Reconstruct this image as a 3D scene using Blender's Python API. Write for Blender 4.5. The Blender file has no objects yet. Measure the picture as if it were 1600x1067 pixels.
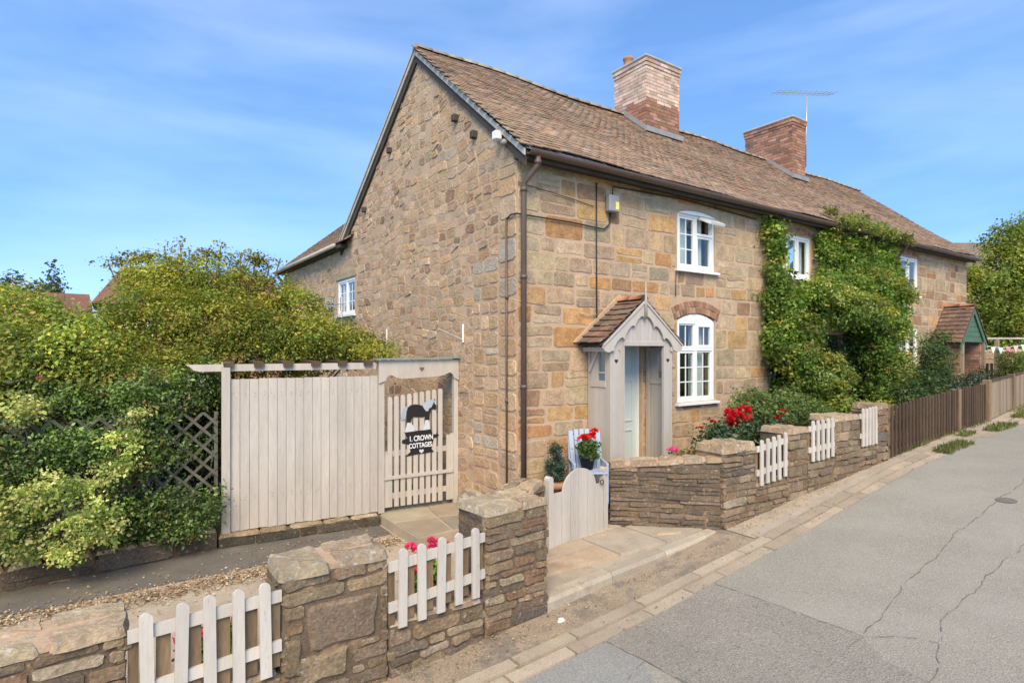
import bpy, math, random
import numpy as np
from mathutils import Vector, Matrix

# ------------------------------------------------------------------ camera, sky, sun, exposure
scn = bpy.context.scene
CAMLOC = (-4.399, -6.235, 2.1)
cam_d = bpy.data.cameras.new('camera')
cam = bpy.data.objects.new('camera', cam_d); scn.collection.objects.link(cam)
cam.location = CAMLOC
cam.rotation_euler = (math.radians(90), 0, math.radians(-34.695))
cam_d.sensor_width = 36; cam_d.lens = 20.25; cam_d.shift_y = 0.0072
cam_d.clip_start = .05; cam_d.clip_end = 3000
scn.camera = cam

SUN = Vector((-.40, -.56, .73)).normalized()
EL = math.asin(SUN.z); AZ = math.atan2(SUN.x, SUN.y)
w = bpy.data.worlds.new('World'); scn.world = w; w.use_nodes = True
nt = w.node_tree; nt.nodes.clear()
sky = nt.nodes.new('ShaderNodeTexSky'); sky.sky_type = 'NISHITA'; sky.sun_disc = False
sky.sun_elevation = EL; sky.sun_rotation = AZ; sky.air_density = 1.0; sky.dust_density = .3; sky.ozone_density = 3.2
tc = nt.nodes.new('ShaderNodeTexCoord')
mp = nt.nodes.new('ShaderNodeMapping'); mp.inputs['Scale'].default_value = (1.0, 1.0, 4.2); mp.inputs['Rotation'].default_value = (.05, .12, .3)
nz = nt.nodes.new('ShaderNodeTexNoise'); nz.inputs['Scale'].default_value = 2.1; nz.inputs['Detail'].default_value = 5; nz.inputs['Roughness'].default_value = .5; nz.inputs['Distortion'].default_value = .25
cr = nt.nodes.new('ShaderNodeValToRGB'); cr.color_ramp.elements[0].position = .42; cr.color_ramp.elements[1].position = .80
cr.color_ramp.elements[0].color = (0, 0, 0, 1); cr.color_ramp.elements[1].color = (.11, .11, .11, 1)
mx = nt.nodes.new('ShaderNodeMixRGB'); mx.inputs['Color2'].default_value = (7.6, 8.0, 8.6, 1)
bg = nt.nodes.new('ShaderNodeBackground'); bg.inputs['Strength'].default_value = .15
ow = nt.nodes.new('ShaderNodeOutputWorld')
nt.links.new(tc.outputs['Generated'], mp.inputs['Vector']); nt.links.new(mp.outputs['Vector'], nz.inputs['Vector'])
nt.links.new(nz.outputs['Fac'], cr.inputs['Fac']); nt.links.new(cr.outputs['Color'], mx.inputs['Fac'])
sp_ = nt.nodes.new('ShaderNodeSeparateXYZ'); cb_ = nt.nodes.new('ShaderNodeCombineXYZ'); ma_ = nt.nodes.new('ShaderNodeMath'); ma_.operation = 'MULTIPLY_ADD'; ma_.inputs[1].default_value = .82; ma_.inputs[2].default_value = .24
hs_ = nt.nodes.new('ShaderNodeHueSaturation'); hs_.inputs['Saturation'].default_value = 1.12
nt.links.new(tc.outputs['Generated'], sp_.inputs['Vector']); nt.links.new(sp_.outputs['X'], cb_.inputs['X']); nt.links.new(sp_.outputs['Y'], cb_.inputs['Y']); nt.links.new(sp_.outputs['Z'], ma_.inputs[0]); nt.links.new(ma_.outputs['Value'], cb_.inputs['Z'])
nt.links.new(cb_.outputs['Vector'], sky.inputs['Vector']); nt.links.new(sky.outputs['Color'], hs_.inputs['Color'])
nt.links.new(hs_.outputs['Color'], mx.inputs['Color1']); nt.links.new(mx.outputs['Color'], bg.inputs['Color'])
nt.links.new(bg.outputs['Background'], ow.inputs['Surface'])
sl = bpy.data.lights.new('sun', 'SUN'); sl.energy = 2.3; sl.angle = math.radians(34); sl.color = (1, .85, .62)
so = bpy.data.objects.new('sun', sl); scn.collection.objects.link(so)
so.rotation_euler = SUN.to_track_quat('Z', 'Y').to_euler(); so.location = (0, -20, 30)
scn.view_settings.view_transform = 'Standard'; scn.view_settings.look = 'None'
scn.view_settings.exposure = 1.22; scn.view_settings.gamma = 1

# ------------------------------------------------------------------ helpers
COL = scn.collection
WM = {}
def link(o, parent=None):
    COL.objects.link(o)
    bm = Matrix.LocRotScale(o.location, o.rotation_euler.to_quaternion(), o.scale)
    WM[o.name] = bm
    if parent is not None:
        o.parent = parent; o.matrix_parent_inverse = WM[parent.name].inverted()
    return o
def tag(o, label=None, cat=None, group=None, kind=None):
    if label: o['label'] = label
    if cat: o['category'] = cat
    if group: o['group'] = group
    if kind: o['kind'] = kind
    return o
def thing(name, loc, label, cat, group=None):
    o = bpy.data.objects.new(name, None); o.location = loc; o.empty_display_size = .2
    link(o); return tag(o, label, cat, group)
def struct(o): o['kind'] = 'structure'; return o

class MB:
    def __init__(s): s.v = []; s.f = []; s.c = []; s.has = False
    def add(s, vs, fs, col=(.5, .5, .5), M=None):
        b = len(s.v)
        if M is not None: vs = [M @ Vector(v) for v in vs]
        s.v += [tuple(v) for v in vs]; s.f += [tuple(i + b for i in f) for f in fs]
        s.c += [(col[0], col[1], col[2], 1.0)] * len(vs)
        return s
    def mesh(s, name, mat=None, smooth=False):
        m = bpy.data.meshes.new(name); m.from_pydata(s.v, [], s.f)
        a = m.attributes.new('Col', 'FLOAT_COLOR', 'POINT'); a.data.foreach_set('color', np.array(s.c, dtype=np.float32).ravel())
        if mat: m.materials.append(mat)
        if smooth: m.polygons.foreach_set('use_smooth', [True] * len(m.polygons))
        m.update(); return m
    def build(s, name, mat, parent=None, smooth=False, kind=None):
        o = bpy.data.objects.new(name, s.mesh(name, mat, smooth)); link(o, parent)
        if kind: o['kind'] = kind
        return o
    # primitives
    def box(s, x0, x1, y0, y1, z0, z1, col=(.5, .5, .5), M=None):
        vs = [(x0, y0, z0), (x1, y0, z0), (x1, y1, z0), (x0, y1, z0), (x0, y0, z1), (x1, y0, z1), (x1, y1, z1), (x0, y1, z1)]
        return s.add(vs, [(0, 3, 2, 1), (4, 5, 6, 7), (0, 1, 5, 4), (1, 2, 6, 5), (2, 3, 7, 6), (3, 0, 4, 7)], col, M)
    def cbox(s, x0, x1, y0, y1, z0, z1, b=.004, col=(.5, .5, .5), M=None):
        vs = []; fs = []; X = (x0, x1); Y = (y0, y1); Z = (z0, z1); idx = {}
        for i in (0, 1):
            for j in (0, 1):
                for k in (0, 1):
                    dx = b if i == 0 else -b; dy = b if j == 0 else -b; dz = b if k == 0 else -b
                    idx[i, j, k] = len(vs)
                    vs += [(X[i], Y[j] + dy, Z[k] + dz), (X[i] + dx, Y[j], Z[k] + dz), (X[i] + dx, Y[j] + dy, Z[k])]
        I = lambda i, j, k, a: idx[i, j, k] + a
        for i in (0, 1):
            q = [I(i, 0, 0, 0), I(i, 1, 0, 0), I(i, 1, 1, 0), I(i, 0, 1, 0)]; fs.append(q if i else q[::-1])
            q = [I(0, i, 0, 1), I(0, i, 1, 1), I(1, i, 1, 1), I(1, i, 0, 1)]; fs.append(q if i else q[::-1])
            q = [I(0, 0, i, 2), I(1, 0, i, 2), I(1, 1, i, 2), I(0, 1, i, 2)]; fs.append(q if i else q[::-1])
        for j in (0, 1):
            for k in (0, 1):
                fs.append((I(0, j, k, 1), I(0, j, k, 2), I(1, j, k, 2), I(1, j, k, 1)))
                fs.append((I(j, 0, k, 0), I(j, 0, k, 2), I(j, 1, k, 2), I(j, 1, k, 0)))
                fs.append((I(j, k, 0, 0), I(j, k, 0, 1), I(j, k, 1, 1), I(j, k, 1, 0)))
                for i in (0, 1): fs.append((I(i, j, k, 0), I(i, j, k, 1), I(i, j, k, 2)))
        fs = [f for f in dict.fromkeys(map(tuple, fs))]
        return s.add(vs, fs, col, M)
    def tube(s, pts, r, n=8, col=(.5, .5, .5), r2=None, cap=True):
        pts = [Vector(p) for p in pts]; vs = []; fs = []; N = len(pts)
        ref = None
        for i, p in enumerate(pts):
            t = (pts[min(i + 1, N - 1)] - pts[max(i - 1, 0)]).normalized()
            if ref is None: ref = t.orthogonal().normalized()
            u = (ref - t * ref.dot(t)); u = u.normalized() if u.length > 1e-6 else t.orthogonal().normalized()
            ref = u; v = t.cross(u); rr = r if r2 is None else r + (r2 - r) * i / max(1, N - 1)
            for k in range(n):
                a = 2 * math.pi * k / n; vs.append(p + u * math.cos(a) * rr + v * math.sin(a) * rr)
        for i in range(N - 1):
            for k in range(n):
                fs.append((i * n + k, i * n + (k + 1) % n, (i + 1) * n + (k + 1) % n, (i + 1) * n + k))
        if cap: fs.append(tuple(range(n))[::-1]); fs.append(tuple((N - 1) * n + k for k in range(n)))
        return s.add(vs, fs, col)
    def lathe(s, c, prof, n=16, col=(.5, .5, .5)):
        vs = []; fs = []
        for r, z in prof:
            for k in range(n):
                a = 2 * math.pi * k / n; vs.append((c[0] + r * math.cos(a), c[1] + r * math.sin(a), c[2] + z))
        for i in range(len(prof) - 1):
            for k in range(n): fs.append((i * n + k, i * n + (k + 1) % n, (i + 1) * n + (k + 1) % n, (i + 1) * n + k))
        fs.append(tuple(range(n))[::-1]); fs.append(tuple((len(prof) - 1) * n + k for k in range(n)))
        return s.add(vs, fs, col)
    def prism(s, poly, fr, n0, n1, col=(.5, .5, .5)):
        ar = sum(poly[i][0] * poly[(i + 1) % len(poly)][1] - poly[(i + 1) % len(poly)][0] * poly[i][1] for i in range(len(poly)))
        if ar < 0: poly = poly[::-1]
        n = len(poly); vs = [fr(u, v, n0) for u, v in poly] + [fr(u, v, n1) for u, v in poly]
        fs = [tuple(range(n))[::-1], tuple(range(n, 2 * n))] + [(i, (i + 1) % n, n + (i + 1) % n, n + i) for i in range(n)]
        return s.add(vs, fs, col)

def frame(o, U, V, N):
    o, U, V, N = map(Vector, (o, U, V, N))
    return lambda u, v, n: o + U * u + V * v + N * n
def build_np(name, V, F, C, mat, parent=None, kind=None):
    m = bpy.data.meshes.new(name); nv = len(V); nf = len(F)
    m.vertices.add(nv); m.vertices.foreach_set('co', np.asarray(V, np.float32).ravel())
    m.loops.add(nf * 3); m.loops.foreach_set('vertex_index', np.asarray(F, np.int32).ravel())
    m.polygons.add(nf); m.polygons.foreach_set('loop_start', np.arange(0, nf * 3, 3, dtype=np.int32))
    a = m.attributes.new('Col', 'FLOAT_COLOR', 'POINT')
    a.data.foreach_set('color', np.concatenate([np.asarray(C, np.float32), np.ones((nv, 1), np.float32)], 1).ravel())
    m.materials.append(mat); m.update(calc_edges=True); m.validate()
    o = bpy.data.objects.new(name, m); link(o, parent)
    if kind: o['kind'] = kind
    return o

# ------------------------------------------------------------------ materials
def mk(name, base=None, rough=.85, n1=(9, .25), n2=None, bump=(40, .2, .01), spots=None, stretch=(1, 1, 1), spec=.25, metal=0, wear=None, orand=0):
    m = bpy.data.materials.new(name); m.use_nodes = True; t = m.node_tree; N = t.nodes; L = t.links
    b = N['Principled BSDF']; b.inputs['Roughness'].default_value = rough; b.inputs['Specular IOR Level'].default_value = spec; b.inputs['Metallic'].default_value = metal
    g = N.new('ShaderNodeNewGeometry'); mpn = N.new('ShaderNodeMapping'); mpn.inputs['Scale'].default_value = stretch
    L.new(g.outputs['Position'], mpn.inputs['Vector']); P = mpn.outputs['Vector']
    if base is None:
        a = N.new('ShaderNodeAttribute'); a.attribute_name = 'Col'; c = a.outputs['Color']
    else:
        r = N.new('ShaderNodeRGB'); r.outputs[0].default_value = (*base, 1); c = r.outputs[0]
    def noise(scale, detail=4, rough_=.6):
        n = N.new('ShaderNodeTexNoise'); n.inputs['Scale'].default_value = scale; n.inputs['Detail'].default_value = detail; n.inputs['Roughness'].default_value = rough_
        L.new(P, n.inputs['Vector']); return n.outputs['Fac']
    for nn in (n1, n2):
        if nn:
            mr = N.new('ShaderNodeMapRange'); mr.inputs['From Min'].default_value = .25; mr.inputs['From Max'].default_value = .75
            mr.inputs['To Min'].default_value = 1 - nn[1]; mr.inputs['To Max'].default_value = 1 + nn[1]
            L.new(noise(nn[0]), mr.inputs['Value'])
            v = N.new('ShaderNodeVectorMath'); v.operation = 'SCALE'; L.new(c, v.inputs[0]); L.new(mr.outputs['Result'], v.inputs['Scale']); c = v.outputs['Vector']
    for sp in (spots, wear):
        if sp:  # (scale, threshold lo, hi, colour, amount)
            rp = N.new('ShaderNodeMapRange'); rp.inputs['From Min'].default_value = sp[1]; rp.inputs['From Max'].default_value = sp[2]; rp.inputs['To Max'].default_value = sp[4]
            L.new(noise(sp[0], 5, .65), rp.inputs['Value'])
            x = N.new('ShaderNodeMixRGB'); L.new(rp.outputs['Result'], x.inputs['Fac']); L.new(c, x.inputs['Color1']); x.inputs['Color2'].default_value = (*sp[3], 1); c = x.outputs['Color']
    if orand:
        oi = N.new('ShaderNodeObjectInfo'); mr = N.new('ShaderNodeMapRange'); mr.inputs['To Min'].default_value = 1 - orand; mr.inputs['To Max'].default_value = 1 + orand; L.new(oi.outputs['Random'], mr.inputs['Value'])
        v = N.new('ShaderNodeVectorMath'); v.operation = 'SCALE'; L.new(c, v.inputs[0]); L.new(mr.outputs['Result'], v.inputs['Scale']); c = v.outputs['Vector']
    L.new(c, b.inputs['Base Color'])
    if bump:
        bn = N.new('ShaderNodeBump'); bn.inputs['Strength'].default_value = bump[1]; bn.inputs['Distance'].default_value = bump[2]
        L.new(noise(bump[0], 6, .65), bn.inputs['Height']); L.new(bn.outputs['Normal'], b.inputs['Normal'])
    return m
def leafmat(name, trans=.35, rough=.5, spec=.3):
    m = bpy.data.materials.new(name); m.use_nodes = True; t = m.node_tree; N = t.nodes; L = t.links
    b = N['Principled BSDF']; b.inputs['Roughness'].default_value = rough; b.inputs['Specular IOR Level'].default_value = spec
    a = N.new('ShaderNodeAttribute'); a.attribute_name = 'Col'; L.new(a.outputs['Color'], b.inputs['Base Color'])
    tr = N.new('ShaderNodeBsdfTranslucent'); sc = N.new('ShaderNodeMixRGB'); sc.blend_type = 'MULTIPLY'; sc.inputs['Fac'].default_value = 1; sc.inputs['Color2'].default_value = (1.25, 1.2, .6, 1)
    L.new(a.outputs['Color'], sc.inputs['Color1']); L.new(sc.outputs['Color'], tr.inputs['Color'])
    x = N.new('ShaderNodeMixShader'); x.inputs['Fac'].default_value = trans
    L.new(b.outputs['BSDF'], x.inputs[1]); L.new(tr.outputs['BSDF'], x.inputs[2]); L.new(x.outputs['Shader'], N['Material Output'].inputs['Surface'])
    return m
def glassmat():
    m = bpy.data.materials.new('window_glass'); m.use_nodes = True; t = m.node_tree; N = t.nodes; L = t.links; N.clear()
    o = N.new('ShaderNodeOutputMaterial'); f = N.new('ShaderNodeLayerWeight'); f.inputs['Blend'].default_value = .5; pw_n = N.new('ShaderNodeMath'); pw_n.operation = 'POWER'; pw_n.inputs[1].default_value = 4; L.new(f.outputs['Facing'], pw_n.inputs[0])
    tr = N.new('ShaderNodeBsdfTransparent'); tr.inputs['Color'].default_value = (.82, .88, .86, 1)
    gl = N.new('ShaderNodeBsdfGlossy'); gl.inputs['Roughness'].default_value = .015; gl.inputs['Color'].default_value = (.95, .97, 1, 1)
    ml = N.new('ShaderNodeMath'); ml.operation = 'MULTIPLY_ADD'; ml.inputs[1].default_value = .9; ml.inputs[2].default_value = .09; ml.use_clamp = True
    g = N.new('ShaderNodeNewGeometry'); nz = N.new('ShaderNodeTexNoise'); nz.inputs['Scale'].default_value = 1.7; L.new(g.outputs['Position'], nz.inputs['Vector'])
    bp = N.new('ShaderNodeBump'); bp.inputs['Strength'].default_value = .12; bp.inputs['Distance'].default_value = .02; L.new(nz.outputs['Fac'], bp.inputs['Height']); L.new(bp.outputs['Normal'], gl.inputs['Normal'])
    x = N.new('ShaderNodeMixShader'); L.new(pw_n.outputs['Value'], ml.inputs[0]); L.new(ml.outputs['Value'], x.inputs['Fac']); L.new(tr.outputs[0], x.inputs[1]); L.new(gl.outputs[0], x.inputs[2]); L.new(x.outputs[0], o.inputs['Surface'])
    return m

M = {}
M['rubble'] = mk('rubble_stone', None, .92, (4.5, .22), (30, .28), (26, .8, .03), spots=(13, .6, .7, (.22, .155, .095), .45), wear=(8, .52, .62, (.46, .32, .2), .75))
M['block'] = mk('squared_stone', None, .92, (6, .34), (34, .3), (32, .6, .02), spots=(7, .55, .72, (.40, .245, .115), .5), wear=(11, .56, .68, (.46, .325, .21), .5))
M['dark_stone'] = mk('garden_wall_stone', None, .93, (5, .3), (40, .3), (34, .8, .025), spots=(22, .6, .68, (.52, .48, .4), .5), wear=(6, .55, .72, (.09, .075, .05), .5))
M['coping'] = mk('coping_stone', None, .93, (5, .25), (35, .25), (26, .8, .03), spots=(14, .56, .64, (.56, .53, .45), .6), wear=(7, .58, .7, (.13, .1, .07), .5))
M['mortar'] = mk('pink_mortar', (.46, .318, .2), .95, (2.5, .2), (50, .2), (90, .5, .012), spots=(6, .55, .75, (.36, .26, .17), .5))
M['wall_mortar'] = mk('garden_mortar', (.15, .105, .065), .95, (3, .25), (50, .3), (70, .7, .02), spots=(4, .55, .65, (.36, .225, .13), .9))
M['tile'] = mk('plain_tile', None, .9, (3, .22), (30, .3), (60, .4, .008), spots=(16, .6, .68, (.36, .34, .28), .55), wear=(2.2, .52, .7, (.17, .13, .09), .5))
M['brick'] = mk('chimney_brick', None, .92, (5, .25), (40, .25), (60, .4, .008))
M['brick_mortar'] = mk('brick_mortar', (.4, .33, .26), .95, (8, .2), None, (80, .3, .006))
M['paint'] = mk('greige_paint', (.46, .405, .33), .6, (7, .12), (60, .09), (120, .12, .003), stretch=(1, 1, .12), spots=(5, .56, .75, (.33, .27, .19), .45), wear=(40, .68, .72, (.28, .22, .15), .6), spec=.35, orand=0.07)
M['porch_paint'] = mk('porch_paint', (.43, .38, .315), .6, (6, .09), (60, .08), (120, .12, .003), stretch=(1, 1, .12), spec=.35, orand=0.05)
M['picket_paint'] = mk('picket_paint', (.51, .455, .375), .6, (7, .1), (60, .08), (110, .15, .003), stretch=(1, 1, .15), spots=(6, .58, .75, (.36, .29, .2), .5), wear=(45, .66, .70, (.22, .16, .1), .75), spec=.3, orand=0.07)
M['upvc'] = mk('white_window_frame', (.74, .72, .66), .35, (3, .03), None, None, spec=.45)
M['white'] = mk('white_paint', (.78, .77, .72), .5, (6, .05), None, (80, .08, .002), spec=.35)
M['brown_wood'] = mk('brown_fence_wood', (.2, .135, .075), .85, (4, .3), (60, .25), (90, .4, .006), stretch=(1, 1, .15), orand=0.22)
M['dark_wood'] = mk('dark_stained_wood', (.082, .052, .030), .85, (5, .3), (60, .25), (90, .4, .006), stretch=(1, 1, .15), spots=(3, .55, .75, (.15, .115, .08), .4), orand=0.22)
M['tan_wood'] = mk('tan_fence_wood', (.27, .2, .125), .85, (5, .2), (60, .2), (90, .3, .006), stretch=(1, 1, .15), orand=0.22)
M['trellis'] = mk('trellis_wood', (.10, .095, .065), .85, (5, .35), (60, .2), (90, .3, .006), spots=(4, .5, .7, (.2, .15, .1), .7), orand=0.22)
M['brown_plastic'] = mk('brown_gutter', (.115, .075, .055), .45, (4, .15), None, None, spec=.4)
M['barge'] = mk('weathered_board', (.43, .385, .31), .8, (4, .2), (40, .15), (70, .3, .004))
M['soffit'] = mk('dark_eaves', (.07, .055, .045), .9, (4, .2), None, None)
M['lead'] = mk('lead_flashing', (.27, .26, .245), .6, (4, .15), None, (30, .2, .005))
M['grey_metal'] = mk('grey_metal', (.5, .5, .5), .4, (4, .1), None, None, metal=.6)
M['black'] = mk('black_paint', (.022, .02, .018), .6, (8, .2), None, (60, .1, .002))
M['cable'] = mk('black_cable', (.03, .028, .026), .6, (8, .1), None, None)
M['attr'] = mk('coloured_paint', None, .6, (8, .08), None, None)
M['chair'] = mk('blue_grey_chair_paint', (.30, .36, .45), .5, (5, .06), (50, .05), (100, .1, .002), stretch=(1, 1, .2))
M['terracotta'] = mk('terracotta', (.36, .19, .11), .85, (6, .15), (40, .1), (60, .2, .004))
M['green_paint'] = mk('green_paint', (.075, .135, .075), .6, (5, .12), None, (80, .1, .002))
M['door'] = mk('door_paint', (.50, .56, .51), .4, (4, .04), None, None, spec=.4)
M['leaf'] = leafmat('leaf', .42); M['leaf_dark'] = leafmat('glossy_leaf', .22, .4, .45); M['petal'] = leafmat('petal', .3, .6, .2)
M['bark'] = mk('bark', (.12, .085, .055), .95, (8, .3), (40, .3), (25, .8, .02), stretch=(1, 1, .3))
M['soil'] = mk('soil', (.11, .075, .05), .97, (6, .3), (40, .3), (35, .8, .03))
M['glass'] = glassmat()
M['curtain'] = mk('net_curtain', (.62, .64, .6), .9, (9, .12), None, (14, .5, .03), stretch=(1, 1, .03))
M['interior'] = mk('interior', (.05, .045, .04), .9, (2, .3), None, None)
M['asphalt'] = mk('old_asphalt', (.285, .257, .2), .93, (1.1, .08), (75, .42), (70, .9, .012), spots=(55, .6, .66, (.47, .44, .37), .7), wear=(.6, .48, .7, (.345, .32, .255), .7))
M['asphalt_patch'] = mk('patched_asphalt', (.262, .23, .18), .94, (1.5, .12), (70, .5), (60, .95, .014), spots=(50, .6, .66, (.40, .35, .29), .7), wear=(24, .6, .68, (.12, .10, .08), .7))
M['verge'] = mk('dirt_verge', (.33, .25, .165), .95, (2, .2), (70, .45), (60, .9, .014), spots=(1.9, .5, .6, (.175, .15, .115), .8), wear=(9, .56, .7, (.42, .32, .205), .6))
M['concrete'] = mk('concrete', (.38, .305, .215), .93, (3, .18), (90, .25), (110, .5, .006), spots=(2, .52, .7, (.27, .215, .15), .6))
M['channel'] = mk('channel_stone', None, .93, (3, .18), (90, .25), (100, .6, .008), spots=(6, .56, .7, (.22, .175, .12), .6))
M['slab'] = mk('paving_slab', None, .93, (2.2, .2), (70, .22), (70, .5, .008), spots=(2.5, .52, .68, (.25, .17, .1), .5))
M['drive'] = mk('drive_tarmac', (.135, .118, .095), .95, (1.5, .2), (120, .35), (110, .7, .01), spots=(2.5, .52, .7, (.2, .17, .125), .6))
M['grass'] = mk('grass_ground', (.09, .12, .035), .95, (.6, .3), (20, .3), (30, .8, .05))
M['crack'] = mk('crack_tar', (.15, .135, .108), .95, (20, .3), None, None)
M['far_wall'] = mk('far_brick_wall', (.36, .17, .1), .95, (1.5, .15), (12, .2), None)
M['far_roof'] = mk('far_roof_tiles', (.25, .125, .09), .95, (1.2, .15), (9, .2), None)
M['litter'] = mk('fallen_leaves', None, .9, (20, .2), None, None)

# ------------------------------------------------------------------ polygons and stones
def clip_poly(poly, a, b):
    """keep the part of poly left of the directed line a->b"""
    out = []; ax, ay = a; dx, dy = b[0] - ax, b[1] - ay
    sd = lambda p: dx * (p[1] - ay) - dy * (p[0] - ax)
    for i in range(len(poly)):
        p, q = poly[i], poly[(i + 1) % len(poly)]; sp, sq = sd(p), sd(q)
        if sp >= 0: out.append(p)
        if (sp >= 0) != (sq >= 0):
            k = sp / (sp - sq); out.append((p[0] + k * (q[0] - p[0]), p[1] + k * (q[1] - p[1])))
    return out
def clip_region(poly, region):
    for i in range(len(region)):
        poly = clip_poly(poly, region[i], region[(i + 1) % len(region)])
        if len(poly) < 3: return []
    return poly
def area(p): return abs(sum(p[i][0] * p[(i + 1) % len(p)][1] - p[(i + 1) % len(p)][0] * p[i][1] for i in range(len(p)))) / 2
def cen(p): return (sum(q[0] for q in p) / len(p), sum(q[1] for q in p) / len(p))
def shrink(p, g):
    c = cen(p); out = []
    for q in p:
        dx, dy = q[0] - c[0], q[1] - c[1]; d = math.hypot(dx, dy) + 1e-9; k = max(.3, 1 - g / d * 1.25); out.append((c[0] + dx * k, c[1] + dy * k))
    return out
def chaikin(p, r=.22):
    out = []
    for i in range(len(p)):
        a, b = p[i], p[(i + 1) % len(p)]
        out += [(a[0] + (b[0] - a[0]) * r, a[1] + (b[1] - a[1]) * r), (b[0] + (a[0] - b[0]) * r, b[1] + (a[1] - b[1]) * r)]
    return out
def rough_edge(p, rng, amt, minlen=.1):
    out = []
    for i in range(len(p)):
        a, b = p[i], p[(i + 1) % len(p)]; out.append(a)
        L = math.hypot(b[0] - a[0], b[1] - a[1])
        for k in range(1, 1 + min(2, int(L / minlen))):
            t = k / (1 + min(2, int(L / minlen))); out.append((a[0] + (b[0] - a[0]) * t + rng.uniform(-amt, amt), a[1] + (b[1] - a[1]) * t + rng.uniform(-amt, amt)))
    return out
def pick(rng, pal):
    c = rng.choices([p[0] for p in pal], [p[1] for p in pal])[0]; k = rng.uniform(.82, 1.18)
    return (c[0] * k * rng.uniform(.95, 1.05), c[1] * k, c[2] * k * rng.uniform(.93, 1.07))
def stone_geo(poly, fr, depth, bevel, rng, base=-.012, tilt=.25, fan=False):
    if sum(poly[i][0] * poly[(i + 1) % len(poly)][1] - poly[(i + 1) % len(poly)][0] * poly[i][1] for i in range(len(poly))) < 0: poly = poly[::-1]
    n = len(poly); c = cen(poly); inner = shrink(poly, bevel)
    tx, ty = rng.uniform(-tilt, tilt), rng.uniform(-tilt, tilt); R = max(.05, math.sqrt(area(poly))); jt = .2 if fan else 0
    vs = [fr(u, v, base) for u, v in poly]
    for (u, v) in inner: vs.append(fr(u, v, max(.002, depth * (1 + tx * (u - c[0]) / R * 2 + ty * (v - c[1]) / R * 2 + rng.uniform(-jt, jt)))))
    fs = [(i, (i + 1) % n, n + (i + 1) % n, n + i) for i in range(n)]
    if fan:
        vs.append(fr(c[0], c[1], depth * rng.uniform(1.0, 1.2))); fs += [(n + i, n + (i + 1) % n, 2 * n) for i in range(n)]
    else: fs.append(tuple(range(n, 2 * n)))
    return vs, fs
CAMV = Vector(CAMLOC)
class Stones:
    """collects stones of one wall; the ones that show largest become objects, the rest one mesh"""
    def __init__(s, name, mat): s.name = name; s.mat = mat; s.l = []
    def add(s, poly, fr, depth, bevel, col, rng, **k):
        vs, fs = stone_geo(poly, fr, depth, bevel, rng, **k)
        c = vs[-1]; s.l.append((area(poly) / max(.5, (c - CAMV).length_squared), vs, fs, col))
    def emit(s, parent, limit):
        s.l.sort(key=lambda t: -t[0]); rest = MB()
        for i, (a, vs, fs, col) in enumerate(s.l):
            if i < limit: MB().add(vs, fs, col).build(s.name, s.mat, parent)
            else: rest.add(vs, fs, col)
        if rest.v: rest.build(s.name + '_rest', s.mat, parent, False, 'stuff')
def subtract(rect, holes):
    rs = [rect]
    for h in holes:
        nr = []
        for (x0, x1, z0, z1) in rs:
            if x1 <= h[0] or x0 >= h[1] or z1 <= h[2] or z0 >= h[3]: nr.append((x0, x1, z0, z1)); continue
            if x0 < h[0]: nr.append((x0, h[0], z0, z1))
            if x1 > h[1]: nr.append((h[1], x1, z0, z1))
            a, b = max(x0, h[0]), min(x1, h[1])
            if z0 < h[2]: nr.append((a, b, z0, h[2]))
            if z1 > h[3]: nr.append((a, b, h[3], z1))
        rs = nr
    return [r for r in rs if r[1] - r[0] > .055 and r[3] - r[2] > .045]
def courses(rng, u0, u1, z0, z1, hr, wr):
    z = z0
    while z < z1 - .02:
        h = rng.uniform(*hr); h = min(h, z1 - z); h = z1 - z if z1 - z - h < hr[0] * .6 else h
        u = u0
        while u < u1 - .01:
            wd = rng.uniform(*wr) * (.8 + .4 * h / hr[1]); wd = u1 - u if u1 - u - wd < wr[0] * .7 else wd
            if h > .2 and rng.random() < .14:
                k = rng.uniform(.4, .6) * h; yield (u, u + wd, z, z + k); yield (u, u + wd, z + k, z + h)
            else: yield (u, u + wd, z, z + h)
            u += wd
        z += h
def rect_poly(r, gap, rng, j):
    x0, x1, z0, z1 = r; g = gap / 2; q = lambda: rng.uniform(-j, j)
    return [(x0 + g + q(), z0 + g + q()), (x1 - g + q(), z0 + g + q()), (x1 - g + q(), z1 - g + q()), (x0 + g + q(), z1 - g + q())]

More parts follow.
